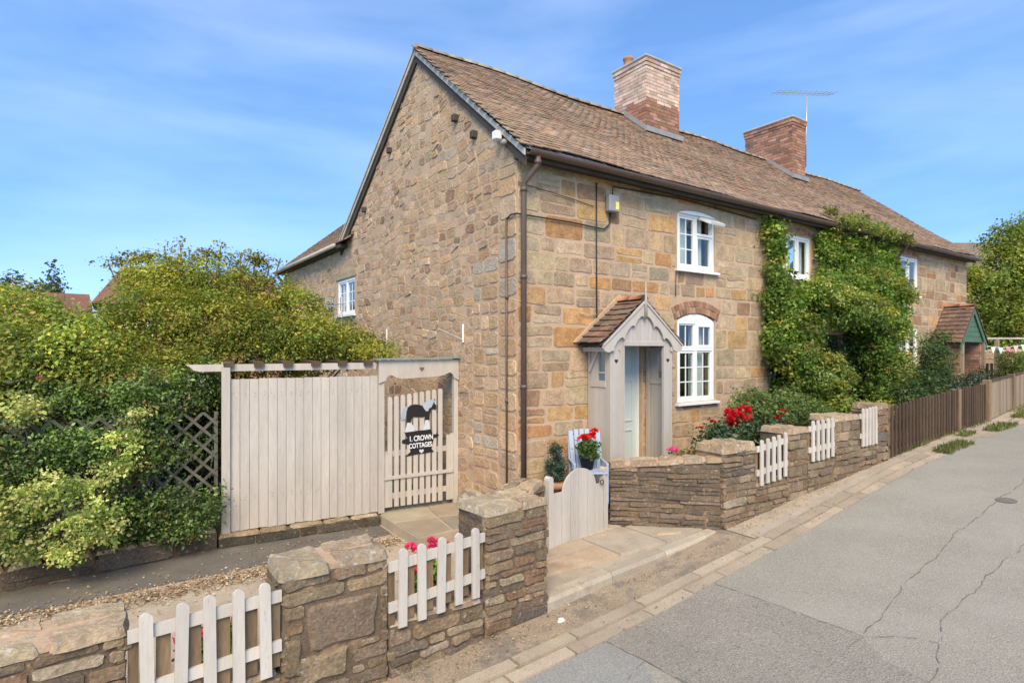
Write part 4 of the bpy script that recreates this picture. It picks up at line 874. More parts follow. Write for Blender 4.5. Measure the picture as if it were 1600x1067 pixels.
# ------------------------------------------------------------------ garden walls along the lane
DK = [((0.212, 0.147, 0.086), 4), ((0.248, 0.176, 0.103), 3), ((0.175, 0.123, 0.076), 3), ((0.285, 0.204, 0.120), 2), ((0.230, 0.139, 0.076), 1.5), ((0.133, 0.102, 0.072), 1.2), ((0.313, 0.237, 0.148), 0.8)]
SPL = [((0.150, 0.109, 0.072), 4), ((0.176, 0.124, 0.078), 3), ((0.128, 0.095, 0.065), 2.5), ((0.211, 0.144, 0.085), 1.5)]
COP = [((0.342, 0.248, 0.150), 3), ((0.380, 0.287, 0.178), 2), ((0.304, 0.218, 0.132), 2)]
def wall_seg(wall, st, cop, p, q, zb, zt, th, rng, hr=(.05, .13), wr=(.14, .42), faces='fl', pal=DK, coph=.055, big=None, topover=.022, ztq=None, rowcop=1):
    """one straight piece of wall from p to q (front face line), going up from below ground zb to zt"""
    p, q = Vector((p[0], p[1], 0)), Vector((q[0], q[1], 0)); d = (q - p); L = d.length; d.normalize(); nrm = Vector((d.y, -d.x, 0)); ztq = zt if ztq is None else ztq
    core = MB(); b = -nrm
    vs = [p + b * .02 + d * .01, q + b * .02 - d * .01, q + b * (th - .02) - d * .01, p + b * (th - .02) + d * .01]
    core.add([(v.x, v.y, zb) for v in vs] + [(v.x, v.y, z_) for v, z_ in zip(vs, (zt, ztq, ztq, zt))], [(0, 3, 2, 1), (4, 5, 6, 7), (0, 1, 5, 4), (1, 2, 6, 5), (2, 3, 7, 6), (3, 0, 4, 7)])
    core.build('wall_core', M['wall_mortar'], wall)
    def face(o, U, N_, Lf, za, zc):
        fr = frame(o, U, (0, 0, 1), N_); reg = [(0, zb), (Lf, zb), (Lf, zc), (0, za)]
        holes = []
        if big and N_ == nrm:
            for bq in big: st.add(chaikin(rough_edge(rect_poly(bq, .02, rng, .02), rng, .015), .18), fr, .028, .03, pick(rng, pal), rng); holes.append(bq)
        for r in courses(rng, 0, Lf, zb, max(za, zc), hr, wr):
            for r2 in subtract(r, holes):
                pl = clip_region(rect_poly(r2, rng.uniform(.006, .014), rng, .009), reg)
                if len(pl) < 3 or area(pl) < .0012: continue
                st.add(chaikin(rough_edge(pl, rng, .008, .12), .2), fr, rng.uniform(.004, .024), .009, pick(rng, pal), rng, base=-.03, tilt=.5)
    if 'f' in faces: face(p - nrm * .02, d, nrm, L, zt, ztq)
    if 'l' in faces: face(p - nrm * th + d * .02, nrm, -d, th, zt, zt)
    if 'r' in faces: face(q - d * .02, -nrm, d, th, ztq, ztq)
    if 'b' in faces: face(q - nrm * (th - .02), -d, -nrm, L, ztq, zt)
    if coph:
        U = (q + Vector((0, 0, ztq)) - p - Vector((0, 0, zt))).normalized(); fr = frame(Vector((p.x, p.y, zt)) + nrm * topover - d * topover, U, -nrm, U.cross(-nrm)); LL, WW = L + 2 * topover, th + 2 * topover
        if coph > .045: MB().prism([(.045, .05), (LL - .045, .05), (LL - .045, WW - .05), (.045, WW - .05)], fr, -.02, coph * .74).build('coping_bed', M['mortar'], wall)
        u = 0
        while u < LL - .01:
            w_ = rng.uniform(.26, .5); w_ = LL - u if LL - u - w_ < .2 else w_
            rows = [(0, WW)] if rowcop == 1 or rng.random() < .4 else [(0, WW * .55), (WW * .55, WW)]
            for (va, vb) in rows:
                pl = rough_edge(rect_poly((u, u + w_, va, vb), .03, rng, .016), rng, .016, .1)
                cop.add(chaikin(pl, .2), fr, coph * rng.uniform(.85, 1.1), .016, pick(rng, COP), rng, base=-.012, tilt=.06, fan=True)
            u += w_
def pw(x): return (x, ywall(x))
rw = random.Random(61)
lw = thing('garden_wall', (-2.5, -1.85, -.4), 'low rubble stone garden wall with piers and rough coping left of the arched gate', 'garden wall')
st = Stones('stone', M['dark_stone']); cp = Stones('coping_stone', M['coping'])
wall_seg(lw, st, cp, pw(-7.5), pw(-4.33), -.7, .41, .42, rw, rowcop=2, faces='fr')
wall_seg(lw, st, cp, pw(-4.33), pw(-3.45), -.7, -.14, .34, rw, coph=.04, topover=0)
wall_seg(lw, st, cp, pw(-3.45), pw(-2.66), -.7, .505, .46, rw, big=[(.17, .72, -.06, .28), (.02, .16, -.22, .1), (.1, .5, -.3, -.07)], rowcop=2, faces='flr')
wall_seg(lw, st, cp, pw(-2.66), pw(-1.77), -.7, -.055, .34, rw, coph=.04, topover=0)
wall_seg(lw, st, cp, pw(-1.77), pw(-1.05), -.7, .66, .46, rw, hr=(.05, .11), rowcop=2, faces='flr')
wall_seg(lw, st, cp, (-1.30, -1.62), (-.28, -.93), -.6, .52, .34, rw, rowcop=2, faces='flrb', hr=(.05, .11), topover=.02)
st.emit(lw, 300); cp.emit(lw, 60)
rwl = thing('garden_wall', (3.5, -1.7, -.1), 'stone garden wall with stepped piers and dark angled face right of the arched gate', 'garden wall')
st = Stones('stone', M['dark_stone']); cp = Stones('coping_stone', M['coping'])
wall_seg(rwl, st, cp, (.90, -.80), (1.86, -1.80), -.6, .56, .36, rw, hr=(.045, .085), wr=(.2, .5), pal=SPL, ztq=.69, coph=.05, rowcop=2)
wall_seg(rwl, st, cp, (1.87, -1.83), pw(2.53), -.6, .79, .45, rw, hr=(.05, .11), coph=.085)
wall_seg(rwl, st, cp, pw(2.53), pw(3.25), -.5, .30, .34, rw, coph=.04, topover=0)
wall_seg(rwl, st, cp, pw(3.25), pw(3.75), -.5, .93, .45, rw, hr=(.06, .16), coph=.07)
wall_seg(rwl, st, cp, pw(3.75), pw(4.45), -.4, .47, .34, rw, coph=.05, topover=0)
wall_seg(rwl, st, cp, pw(4.45), pw(5.17), -.3, 1.02, .42, rw, hr=(.06, .16), coph=.07)
wall_seg(rwl, st, cp, pw(5.17), pw(5.72), -.2, .55, .34, rw, coph=.04, topover=0)
wall_seg(rwl, st, cp, pw(5.72), pw(6.12), -.2, 1.13, .42, rw, hr=(.06, .16), coph=.07, faces='flr')
st.emit(rwl, 300); cp.emit(rwl, 60)

# picket panels set between the piers
def picket_panel(xa, xb, z0, z1, n, label, dark, slope=0., pw_=.072):
    ya, yb = ywall(xa) - .005, ywall(xb) - .005; p = Vector((xa, ya, 0)); d = (Vector((xb, yb, 0)) - p); L = d.length; d.normalize(); nrm = Vector((d.y, -d.x, 0))
    t = thing('picket_fence', ((xa + xb) / 2, (ya + yb) / 2, z0), label, 'picket fence', 'white picket panels in the stone wall')
    fr = frame(p, d, (0, 0, 1), nrm); sz = lambda u: slope * (u - L / 2); rr = random.Random(int(xa * 100))
    for i in range(n):
        u = L * (i + .62) / (n + .24); h_ = z1 - z0; zt = z1 + sz(u) + rr.uniform(-.008, .008); zb_ = z0 + sz(u) + rr.uniform(-.006, .006); r = pw_ / 2; ln = rr.uniform(-.014, .014)
        pl = [(u - r, zb_), (u + r, zb_)] + [(u + ln + r * math.cos(a), zt - r + r * math.sin(a)) for a in [math.pi * k / 8 for k in range(9)]]
        MB().prism(pl, fr, .0, .02).build('picket', M['picket_paint'], t)
    for zz in (z0 + .74 * (z1 - z0), z0 + .22 * (z1 - z0)):
        MB().prism([(.0, zz + sz(0)), (L, zz + sz(L)), (L, zz + sz(L) + .075), (0, zz + sz(0) + .075)], fr, -.028, -.002).build('rail', M['picket_paint'], t)
    for i in range(n + 1):
        u = L * (i + .12) / (n + .24)
        if dark or i in (0, n): a_ = max(0.004, u - .040); b_ = min(L - .004, u + .038); MB().prism([(a_, z0 + .03 + sz(u)), (b_, z0 + .03 + sz(u)), (b_, z1 - .11 + sz(u)), (a_, z1 - .11 + sz(u))], fr, -.05, -.03).build('backing_board', M['brown_wood'], t)
picket_panel(-4.33, -3.45, -.12, .53, 5, 'white picket panel nearest the camera, between the leftmost piers', True, .03)
picket_panel(-2.66, -1.77, -.03, .57, 5, 'white picket panel with pink flowers behind it, left of the arched gate', True, .07)
picket_panel(2.54, 3.24, .33, .93, 5, 'white picket panel right beside the corner pier of the angled wall', False, .1, .062)
picket_panel(3.76, 4.44, .50, 1.08, 5, 'middle of the three white picket panels right of the arched gate', False, .04, .062)
picket_panel(5.18, 5.71, .58, 1.17, 5, 'white picket panel beside the dark brown fence', False, .04, .058)

# arched garden gate
gt = thing('garden_gate', (.26, -.92, -.24), 'greige boarded garden gate with arched top between stone walls', 'gate')
gp, gq = Vector((-.25, -.97, 0)), Vector((.80, -.86, 0)); gd = (gq - gp).normalized(); gl = (gq - gp).length; gn = Vector((gd.y, -gd.x, 0)); fr = frame(gp, gd, (0, 0, 1), gn)
for u0, zt in ((.0, .575), (gl - .075, .56)):
    pl = [(u0, -.26), (u0 + .075, -.26)] + [(u0 + .0375 + .0375 * math.cos(a), zt + .0375 * math.sin(a)) for a in [math.pi * k / 6 for k in range(7)]]
    MB().prism(pl, fr, -.06, .02).build('gate_post', M['paint'], gt)
na = 6; ga, gb = .08, gl - .08
def gtop(u):
    c = (ga + gb) / 2 + .02; k = (u - c) / .29
    return .40 + (.24 * math.sqrt(max(0, 1 - k * k)) if abs(k) < 1 else 0)
for i in range(na):
    a = ga + (gb - ga) * i / na + .0025; b = ga + (gb - ga) * (i + 1) / na - .0025
    pl = [(a, -.225), (b, -.225)] + [(b + (a - b) * k / 8, gtop(b + (a - b) * k / 8)) for k in range(9)]
    MB().prism(pl, fr, -.02, .004).build('gate_board', M['paint'], gt)
for zz in (-.1, .28): MB().prism([(ga, zz), (gb, zz), (gb, zz + .09), (ga, zz + .09)], fr, -.05, -.021).build('gate_rail', M['paint'], gt)
MB().tube([fr(gl - .13, .42, .03) + gd * (.03 * math.cos(a)) + Vector((0, 0, .03 * math.sin(a))) for a in [k * math.pi / 6 for k in range(13)]], .006, 6).build('ring_latch', M['cable'], gt, True)

# ------------------------------------------------------------------ tall board fence, side gate, sign
FA, FM, FB = Vector((-3.21, 1.98, 0)), Vector((-1.24, 1.755, 0)), Vector((0, 1.61, 0))
fd = (FB - FA).normalized(); fl = (FB - FA).length; fn = Vector((fd.y, -fd.x, 0)); ffr = frame(FA, fd, (0, 0, 1), fn)
um = (FM - FA).length
fence = thing('board_fence', (-2.2, 1.87, -.27), 'tall greige vertical board fence on a stone plinth beside the cottage gable', 'fence')
MB().prism([(-.045, -.27), (.055, -.27), (.055, 1.93), (-.045, 1.93)], ffr, -.03, .05).build('post', M['paint'], fence)
nb_ = 17; rr = random.Random(4)
for i in range(nb_):
    a = .06 + (um - .06) * i / nb_; b = .06 + (um - .06) * (i + 1) / nb_ - .005; t_ = rr.uniform(-.004, .004)
    MB().prism([(a, -.26 + rr.uniform(-.01, .01)), (b, -.26), (b, 1.705 + t_), (a, 1.71 + t_)], ffr, -.012 + t_, .008 + t_).build('board', M['paint'], fence)
for zz in (.1, 1.45): MB().prism([(.06, zz), (um, zz), (um, zz + .09), (.06, zz + .09)], ffr, -.06, -.018).build('rail', M['paint'], fence)
MB().prism([(-.45, 1.90), (um - .02, 1.90), (um - .02, 1.81), (-.30, 1.81), (-.36, 1.83), (-.40, 1.87)], ffr, -.05, -.0).build('top_beam', M['paint'], fence)
for i in range(6):
    u = -.02 + i * .36; o = ffr(u, 1.92, 0)
    mb = MB(); mb.prism([(u, 1.86), (u + .11, 1.86), (u + .12, 1.93), (u - .01, 1.93)], ffr, -1.6, .05); mb.build('rafter', M['dark_wood'], fence)
nl = MB(); rn = random.Random(3)
for i in range(nb_):
    for zz in (.13, .17, 1.48, 1.52):
        u = .06 + (um - .06) * (i + .5) / nb_ + rn.uniform(-.02, .02); q = ffr(u, zz + rn.uniform(-.01, .01), .0125); r0 = .0045
        nl.add([q + fd * r0 * math.cos(a) + Vector((0, 0, r0 * math.sin(a))) for a in [k * math.pi / 3 for k in range(6)]], [tuple(range(6))], (.1, .08, .06))
nl.build('nail_heads', M['attr'], fence, False, 'stuff')
sg = thing('side_gate', (-.6, 1.68, -.27), 'greige picket side gate in an arched frame with heart, against the gable', 'gate')
ua, ub = um, fl - .005
MB().prism([(ua, -.28), (ua + .085, -.28), (ua + .085, 1.93), (ua, 1.93)], ffr, -.04, .045).build('gate_post', M['paint'], sg)
MB().prism([(ub - .07, -.28), (ub, -.28), (ub, 1.94), (ub - .07, 1.94)], ffr, -.04, .045).build('gate_post', M['paint'], sg)
W_ = ub - ua
hd = [(ua + .0, 1.93), (ub, 1.94), (ub, 1.62)] + [(ub - .08 - .12 * (1 - math.cos(a)) * .6, 1.64 + .10 * math.sin(a)) for a in (.2, .7, 1.2, 1.57)] + [(ub - .25, 1.70), (ub - .32, 1.685), (ua + .34, 1.66), (ua + .27, 1.68)] + [(ua + .1 + .12 * (1 - math.cos(a)) * .6, 1.62 + .10 * math.sin(a)) for a in (1.57, 1.2, .7, .2)] + [(ua, 1.6)]
MB().prism(hd, ffr, .046, .07).build('header_board', M['paint'], sg)
MB().prism(heart(ua + W_ * .52, 1.80, .038), ffr, .0705, .073).build('heart_cutout', M['brown_wood'], sg)
MB().prism([(ua - .05, 1.94), (ub + .0, 1.955), (ub + .0, 1.975), (ua - .05, 1.96)], ffr, -.12, .12).build('gate_roof', mk('green_lead', (.2, .25, .22), .7, (5, .2), None, (30, .2, .005)), sg)
for i in range(9):
    u = ua + .175 + i * .098; zt = 1.40 + i * .012
    pl = [(u - .034, -.215), (u + .034, -.215)] + [(u + .034 * math.cos(a), zt - .034 + .034 * math.sin(a)) for a in [math.pi * k / 6 for k in range(7)]]
    MB().prism(pl, ffr, .002, .02).build('picket', M['paint'], sg)
for u, zt in ((ua + .12, .55), (ub - .155, .78), (ub - .095, .80)): MB().prism([(u - .03, -.215), (u + .03, -.215), (u + .03, zt), (u - .03, zt)], ffr, .002, .018).build('picket', M['paint'], sg)
for a, b, n0, n1 in ((.19, .24, .021, .04), (-.1, -.02, -.025, .0), (.52, .6, -.025, .0)): MB().prism([(ua + .09, a), (ub - .075, a + .015), (ub - .075, b + .015), (ua + .09, b)], ffr, n0, n1).build('rail', M['paint'], sg)
# painted horse sign hung on the side gate
sign = thing('house_sign', (-.62, 1.66, .70), 'painted black and white horse sign with cottage name on the side gate', 'sign')
def sp(pts):
    k = .00108; return [(um + .655 + (x - 520) * k, .955 - (y - 560 + .085 * (x - 520)) * k) for x, y in pts]
pv = lambda name, pts, n0, n1, col, sub=None: MB().prism(sp(pts), ffr, n0, n1, col).build(name, M['attr'], sub or sign)
BK = (.018, .016, .014); WH = (.52, .53, .51)
pv('horse', [(310, 530), (300, 440), (303, 380), (320, 325), (365, 288), (430, 274), (500, 278), (545, 300), (600, 320), (640, 290), (672, 235), (700, 192), (712, 188), (722, 210), (728, 250), (737, 300), (727, 340), (700, 328), (665, 338), (640, 385), (635, 490), (575, 490), (568, 440), (520, 448), (450, 450), (400, 446), (372, 485), (362, 530)], .023, .032, BK)
hs = bpy.data.objects['horse']
pv('mane', [(528, 268), (560, 245), (610, 212), (660, 200), (700, 196), (706, 214), (684, 262), (662, 305), (630, 322), (612, 362), (585, 362), (562, 336), (545, 312)], .033, .036, (.36, .41, .43), hs)
pv('tail', [(325, 310), (285, 314), (255, 345), (236, 395), (222, 450), (232, 500), (262, 496), (285, 488), (298, 440), (303, 380), (318, 335)], .023, .033, (.30, .35, .37), hs)
pv('forelock', [(706, 205), (722, 215), (732, 260), (722, 268), (712, 240)], .033, .035, (.5, .55, .57), hs)
pv('feathered_hoof', [(318, 528), (368, 532), (400, 570), (420, 605), (415, 645), (285, 662), (298, 600), (312, 560)], .023, .034, WH, hs)
pv('feathered_hoof', [(575, 488), (618, 484), (634, 540), (642, 612), (545, 628), (562, 560)], .023, .034, WH, hs)
pv('plaque', [(275, 662), (400, 645), (662, 615), (682, 675), (722, 688), (748, 665), (776, 690), (752, 722), (702, 732), (684, 800), (660, 880), (702, 926), (560, 950), (440, 965), (290, 996), (362, 930), (342, 832), (240, 812), (245, 770), (320, 745)], .022, .030, BK)
MB().prism([(um + .653 + (x) * 1.0, .955 - (918 - 560) * .00108 + y) for x, y in heart(0, 0, .036)], ffr, .0305, .034, WH).build('white_heart', M['attr'], bpy.data.objects['plaque'])
def lettering(txt, u, z, size, rot):
    cu = bpy.data.curves.new('lettering', 'FONT'); cu.body = txt; cu.size = size; cu.extrude = .0012; cu.align_x = 'CENTER'; cu.space_character = .95; cu.offset = .0015
    tmp = bpy.data.objects.new('tmp', cu); COL.objects.link(tmp); bpy.context.view_layer.update()
    me = bpy.data.meshes.new_from_object(tmp.evaluated_get(bpy.context.evaluated_depsgraph_get())); bpy.data.objects.remove(tmp); bpy.data.curves.remove(cu)
    me.name = 'lettering'; me.materials.clear(); me.materials.append(M['white'])
    c, s = math.cos(rot), math.sin(rot)
    for v in me.vertices:
        x, y = v.co.x * .8, v.co.y * 1.1; x, y = x * c - y * s, x * s + y * c; v.co = ffr(u + x, z + y, .0325 + v.co.z)
    o = bpy.data.objects.new('lettering', me); link(o, bpy.data.objects['plaque'])
lettering('1. CROWN', um + .65, .73, .100, .03); lettering('COTTAGES', um + .64, .625, .092, .03)

# stone plinth under fence and shrubs
pl_ = thing('plinth_wall', (-3.3, 1.9, -.44), 'low dark stone plinth under the board fence and shrubs', 'plinth wall')
st = Stones('stone', M['dark_stone']); PLC = [((.095, .072, .048), 3), ((.12, .092, .062), 2), ((.08, .068, .045), 2)]
wall_seg(pl_, st, st, (-3.3, 1.88), (-1.24, 1.66), -.55, -.30, .3, rw, hr=(.08, .16), wr=(.2, .5), pal=PLC, coph=.03, topover=.005)
wall_seg(pl_, st, st, (-9.0, 1.32), (-3.31, 1.86), -.55, -.21, .35, rw, hr=(.1, .2), wr=(.3, .7), pal=PLC, coph=.03, topover=.005)
st.emit(pl_, 120)
mb = MB(); mb.add([(-9, 1.55, -.22), (-3.3, 2.05, -.24), (-3.3, 5.5, -.2), (-9, 5.5, -.2)], [(0, 1, 2, 3)]); struct(mb.build('planting_bed', M['soil']))
# trellis panels
def trellis(xa, xb, z0, z1, label, seed):
    y = lambda x: 1.96 + (-3.25 - x) * .045
    t = thing('trellis_panel', ((xa + xb) / 2, y(xa), z0), label, 'trellis', 'trellis panels behind the shrubs'); p = Vector((xa, y(xa), 0)); d = (Vector((xb, y(xb), 0)) - p).normalized(); L = (Vector((xb, y(xb), 0)) - p).length; n = Vector((d.y, -d.x, 0)); fr = frame(p, d, (0, 0, 1), n); reg = [(0, z0), (L, z0), (L, z1), (0, z1)]
    for s in (1, -1):
        c = -3.
        while c < L + 3:
            w_ = .034; q = [(c, z0), (c + w_ * 1.41, z0), (c + s * (z1 - z0) + w_ * 1.41, z1), (c + s * (z1 - z0), z1)]; q = clip_region(q, reg); c += .215
            if len(q) >= 3 and area(q) > .002: MB().prism(q, fr, .0 if s > 0 else .011, .010 if s > 0 else .021).build('slat', M['trellis'], t)
    for a, b in ((0, .04), (L - .04, L)): MB().prism([(a, z0), (b, z0), (b, z1), (a, z1)], fr, -.03, -.001).build('frame', M['trellis'], t)
trellis(-4.25, -3.3, -.1, 1.30, 'weathered green diagonal trellis panel next to the board fence', 1)
trellis(-5.75, -4.3, -.1, 1.30, 'weathered green diagonal trellis panel at the left edge behind pale shrub', 2)

# ------------------------------------------------------------------ left-hand shrubs
mound = [(-3.9, 3.9, 3.0, .42, .34, .38), (-3.651, 3.95, 3.127, .68, .35, .44), (-3.14, 3.84, 3.15, .7, .36, .45), (-2.524, 3.657, 2.969, .72, .33, .41), (-2.062, 3.337, 2.713, .61, .29, .36), (-1.641, 3.046, 2.356, .51, .23, .29), (-1.214, 2.628, 2.1, .42, .15, .18), (-3.851, 3.36, 2.601, .73, .36, .46), (-3.147, 3.115, 2.52, .75, .34, .42), (-2.467, 3.009, 2.342, .68, .29, .37), (-4.23, 3.379, 2.233, .62, .36, .44), (-3.645, 2.974, 2.1, .53, .28, .36), (-2.203, 2.949, 2.149, .59, .2, .24), (-3.252, 2.945, 1.99, .55, .18, .2), (-2.6, 3.3, 1.95, .8, .3, .3), (-1.8, 3.4, 1.9, .7, .3, .25), (-3.6, 2.6, 1.75, .5, .25, .3), (-4.3, 2.7, 1.7, .5, .25, .35), (-1.45, 2.8, 2.22, .5, .28, .28), (-.98, 2.45, 2.07, .36, .22, .16), (-1.9, 2.9, 2.35, .5, .3, .3)]
sprigs = [(-4.294, 4.396, 3.42, .30, .15, .09), (-2.565, 3.442, 3.5, .42, .15, .1), (-3.972, 4.173, 3.49, .46, .15, .08), (-3.2, 3.9, 3.6, .3, .15, .08)]
YG = [((0.378, 0.367, 0.050), 3), ((0.292, 0.326, 0.050), 3), ((0.194, 0.257, 0.045), 3), ((0.454, 0.399, 0.060), 1.4), ((0.140, 0.200, 0.040), 1.6), ((0.367, 0.231, 0.060), 0.25)]
rs = random.Random(9)
t = thing('climbing_shrub', (-3.3, 3.2, -.2), 'large rounded yellow-green climbing shrub mounded over the board fence pergola', 'shrub')
foliage('foliage', mound, 2500, 40, .075, (.026, .05), YG, M['leaf'], t, 1, shell=(.62, 1.03), up=.55)
sprigs += [(-3.55, 4.0, 3.72, .06, .05, .12), (-3.0, 3.9, 3.72, .07, .05, .1), (-2.75, 3.6, 3.58, .12, .06, .05), (-2.35, 3.5, 3.42, .14, .06, .05), (-2.2, 3.45, 3.55, .05, .05, .09), (-4.45, 4.4, 3.36, .2, .06, .04), (-3.75, 4.1, 3.66, .05, .05, .1), (-1.0, 2.6, 2.3, .06, .05, .12)]
foliage('shoot', sprigs, 170, 11, .05, (.03, .055), [((.25, .23, .05), 2), ((.3, .24, .08), 1), ((.18, .19, .05), 1)], M['leaf'], t, 2, shell=(0, 1.1))
stems('stem', (-3.3, 3.2, -.3), [(b[0], b[1], b[2]) for b in mound[::2]] + [(b[0], b[1], b[2]) for b in sprigs], .03, t, rs)
lime = [(-5.4, 3.667, 2.5, .55, .3, .36), (-4.947, 3.5, 2.3, .5, .29, .34), (-5.338, 2.93, 1.983, .54, .34, .43), (-4.839, 2.827, 1.98, .52, .32, .4), (-4.516, 3.09, 2.142, .34, .27, .42), (-5.5, 4.786, 2.85, .45, .15, .17), (-5.374, 2.711, 1.609, .45, .21, .26), (-4.703, 2.611, 1.587, .47, .25, .32), (-6.2, 3.4, 2.4, .6, .4, .6), (-6.2, 2.8, 1.7, .6, .4, .5)]
LG = [((0.349, 0.411, 0.068), 3), ((0.257, 0.321, 0.060), 3), ((0.165, 0.232, 0.051), 2), ((0.459, 0.446, 0.085), 1.5), ((0.514, 0.339, 0.085), 0.5)]
t = thing('lime_shrub', (-5.2, 3.1, -.2), 'bright lime green bush with few orange shoots at the left edge above the trellis', 'shrub')
foliage('foliage', lime, 1250, 36, .08, (.032, .06), LG, M['leaf'], t, 3, up=.55); stems('stem', (-5.2, 3.1, -.3), [b[:3] for b in lime], .03, t, rs)
flower_heads('flower', [(-4.75, 2.3, 1.35), (-4.35, 2.0, 1.2), (-5.1, 2.35, 1.75), (-5.2, 2.3, 1.3)], .035, (.5, .16, .12), t, 70, 14)
dark = [(-4.059, 2.044, 1.517, .47, .25, .39), (-3.578, 2.2, 1.5, .36, .2, .40), (-3.868, 2.05, .894, .47, .16, .35), (-3.471, 1.85, .167, .24, .16, .32), (-3.875, 1.85, .145, .38, .18, .34), (-4.316, 2.0, .298, .42, .2, .38), (-4.815, 2.1, .929, .53, .2, .3), (-5.224, 2.2, .75, .37, .2, .33), (-3.40, 2.35, 1.72, .22, .16, .30), (-4.758, 2.3, 1.42, .54, .22, .31), (-5.224, 2.15, .35, .37, .2, .4), (-4.255, 1.85, -.05, .45, .15, .19), (-3.681, 1.75, -.08, .36, .13, .15), (-5.152, 2.0, -.05, .43, .17, .22), (-5.8, 2.1, .8, .4, .2, .8), (-4.75, 1.86, 1.0, .45, .1, .28), (-5.3, 1.9, .8, .35, .12, .3), (-4.15, 1.84, .85, .3, .09, .28), (-5.6, 1.95, 1.1, .4, .1, .2)]
DG = [((0.098, 0.151, 0.033), 4), ((0.129, 0.206, 0.042), 3), ((0.184, 0.281, 0.053), 2), ((0.076, 0.108, 0.030), 2), ((0.216, 0.129, 0.045), 0.5)]
def tgap(P):     # thin leaves where the trellis shows bare
    g1 = (P[:, 0] > -3.8) & (P[:, 0] < -3.3) & (P[:, 2] > .3) & (P[:, 2] < 1.18); g2 = (P[:, 0] < -5.0) & (P[:, 2] > .85) & (P[:, 2] < 1.1)
    r_ = np.random.RandomState(5).rand(len(P)); return ~((g1 | g2) & (r_ < .4))
t = thing('ivy_shrub', (-4.1, 1.95, -.24), 'dark green small-leaved ivy and shrub growing through the trellis', 'shrub')
foliage('foliage', dark, 1300, 36, .07, (.026, .05), DG, M['leaf_dark'], t, 4, shell=(.3, 1.03), keep=tgap, minz=-.25); stems('stem', (-4.1, 2.1, -.3), [b[:3] for b in dark], .018, t, rs)
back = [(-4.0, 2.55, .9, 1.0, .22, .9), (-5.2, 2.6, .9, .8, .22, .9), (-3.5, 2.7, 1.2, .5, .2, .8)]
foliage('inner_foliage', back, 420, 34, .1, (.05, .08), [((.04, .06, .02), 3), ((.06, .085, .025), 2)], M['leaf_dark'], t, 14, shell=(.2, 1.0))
var = [(-5.216, 1.9, 1.435, .35, .15, .17), (-4.32, 1.72, 1.037, .2, .14, .2), (-4.381, 1.62, .728, .25, .15, .2), (-4.891, 1.6, .619, .41, .16, .2), (-4.608, 1.42, .343, .41, .16, .19), (-5.095, 1.5, .467, .33, .16, .19), (-5.04, 1.46, .067, .33, .15, .16), (-4.549, 1.26, .134, .34, .14, .13), (-5.245, 1.48, .232, .2, .16, .33), (-4.162, 1.82, 1.307, .12, .12, .24), (-4.82, 1.30, -.03, .2, .13, .1), (-5.7, 1.5, .5, .4, .2, .5)]
VG = [((0.597, 0.614, 0.202), 4), ((0.710, 0.682, 0.272), 2), ((0.312, 0.396, 0.101), 3), ((0.170, 0.246, 0.060), 2)]
t = thing('variegated_shrub', (-4.9, 1.65, -.22), 'cream and green variegated shrub spilling over the plinth at lower left', 'shrub')
foliage('foliage', var, 400, 32, .045, (.024, .042), VG, M['leaf'], t, 5, shell=(.35, 1.05), up=.35, aspect=.75, minz=-.3); stems('stem', (-4.9, 1.75, -.25), [b[:3] for b in var], .012, t, rs)
# fallen leaves along the drive
r_ = np.random.RandomState(17); n = 5200; kk = r_.rand(n); X = -5.6 + kk * 5.0; yc_ = np.interp(X, [-5.6, -4.3, -3.0, -1.3, -.8], [.86, .74, .76, .95, .95]); P = np.stack([X, yc_ + r_.normal(size=n) * .13, np.full(n, ZY + .008) + r_.rand(n) * .018], 1)
far_ = r_.rand(n) < .10; P[far_, 1] = r_.uniform(.1, 1.7, far_.sum()); ok = ~((P[:, 0] > -1.26) & (P[:, 1] > .42)); P = P[ok]; n = len(P)
Nn = np.array([0, 0, 1.]) + r_.normal(size=(n, 3)) * .35; Nn /= np.linalg.norm(Nn, axis=1, keepdims=True); A = unit(r_, n); A -= Nn * (A * Nn).sum(1, keepdims=True); A /= np.linalg.norm(A, axis=1, keepdims=True)
C = np.array([(.42, .3, .16), (.33, .2, .09), (.5, .4, .25), (.22, .13, .07)])[r_.randint(0, 4, n)] * r_.uniform(.75, 1.2, (n, 1)); L = r_.uniform(.018, .042, n)
V, F, CC = leaf_arrays(P, A, Nn, L, L * .6, C); o = build_np('leaf_litter', V, F, CC, M['litter'], None, 'stuff'); tag(o, 'dry brown fallen leaves strewn along the edge of the drive', 'leaves')

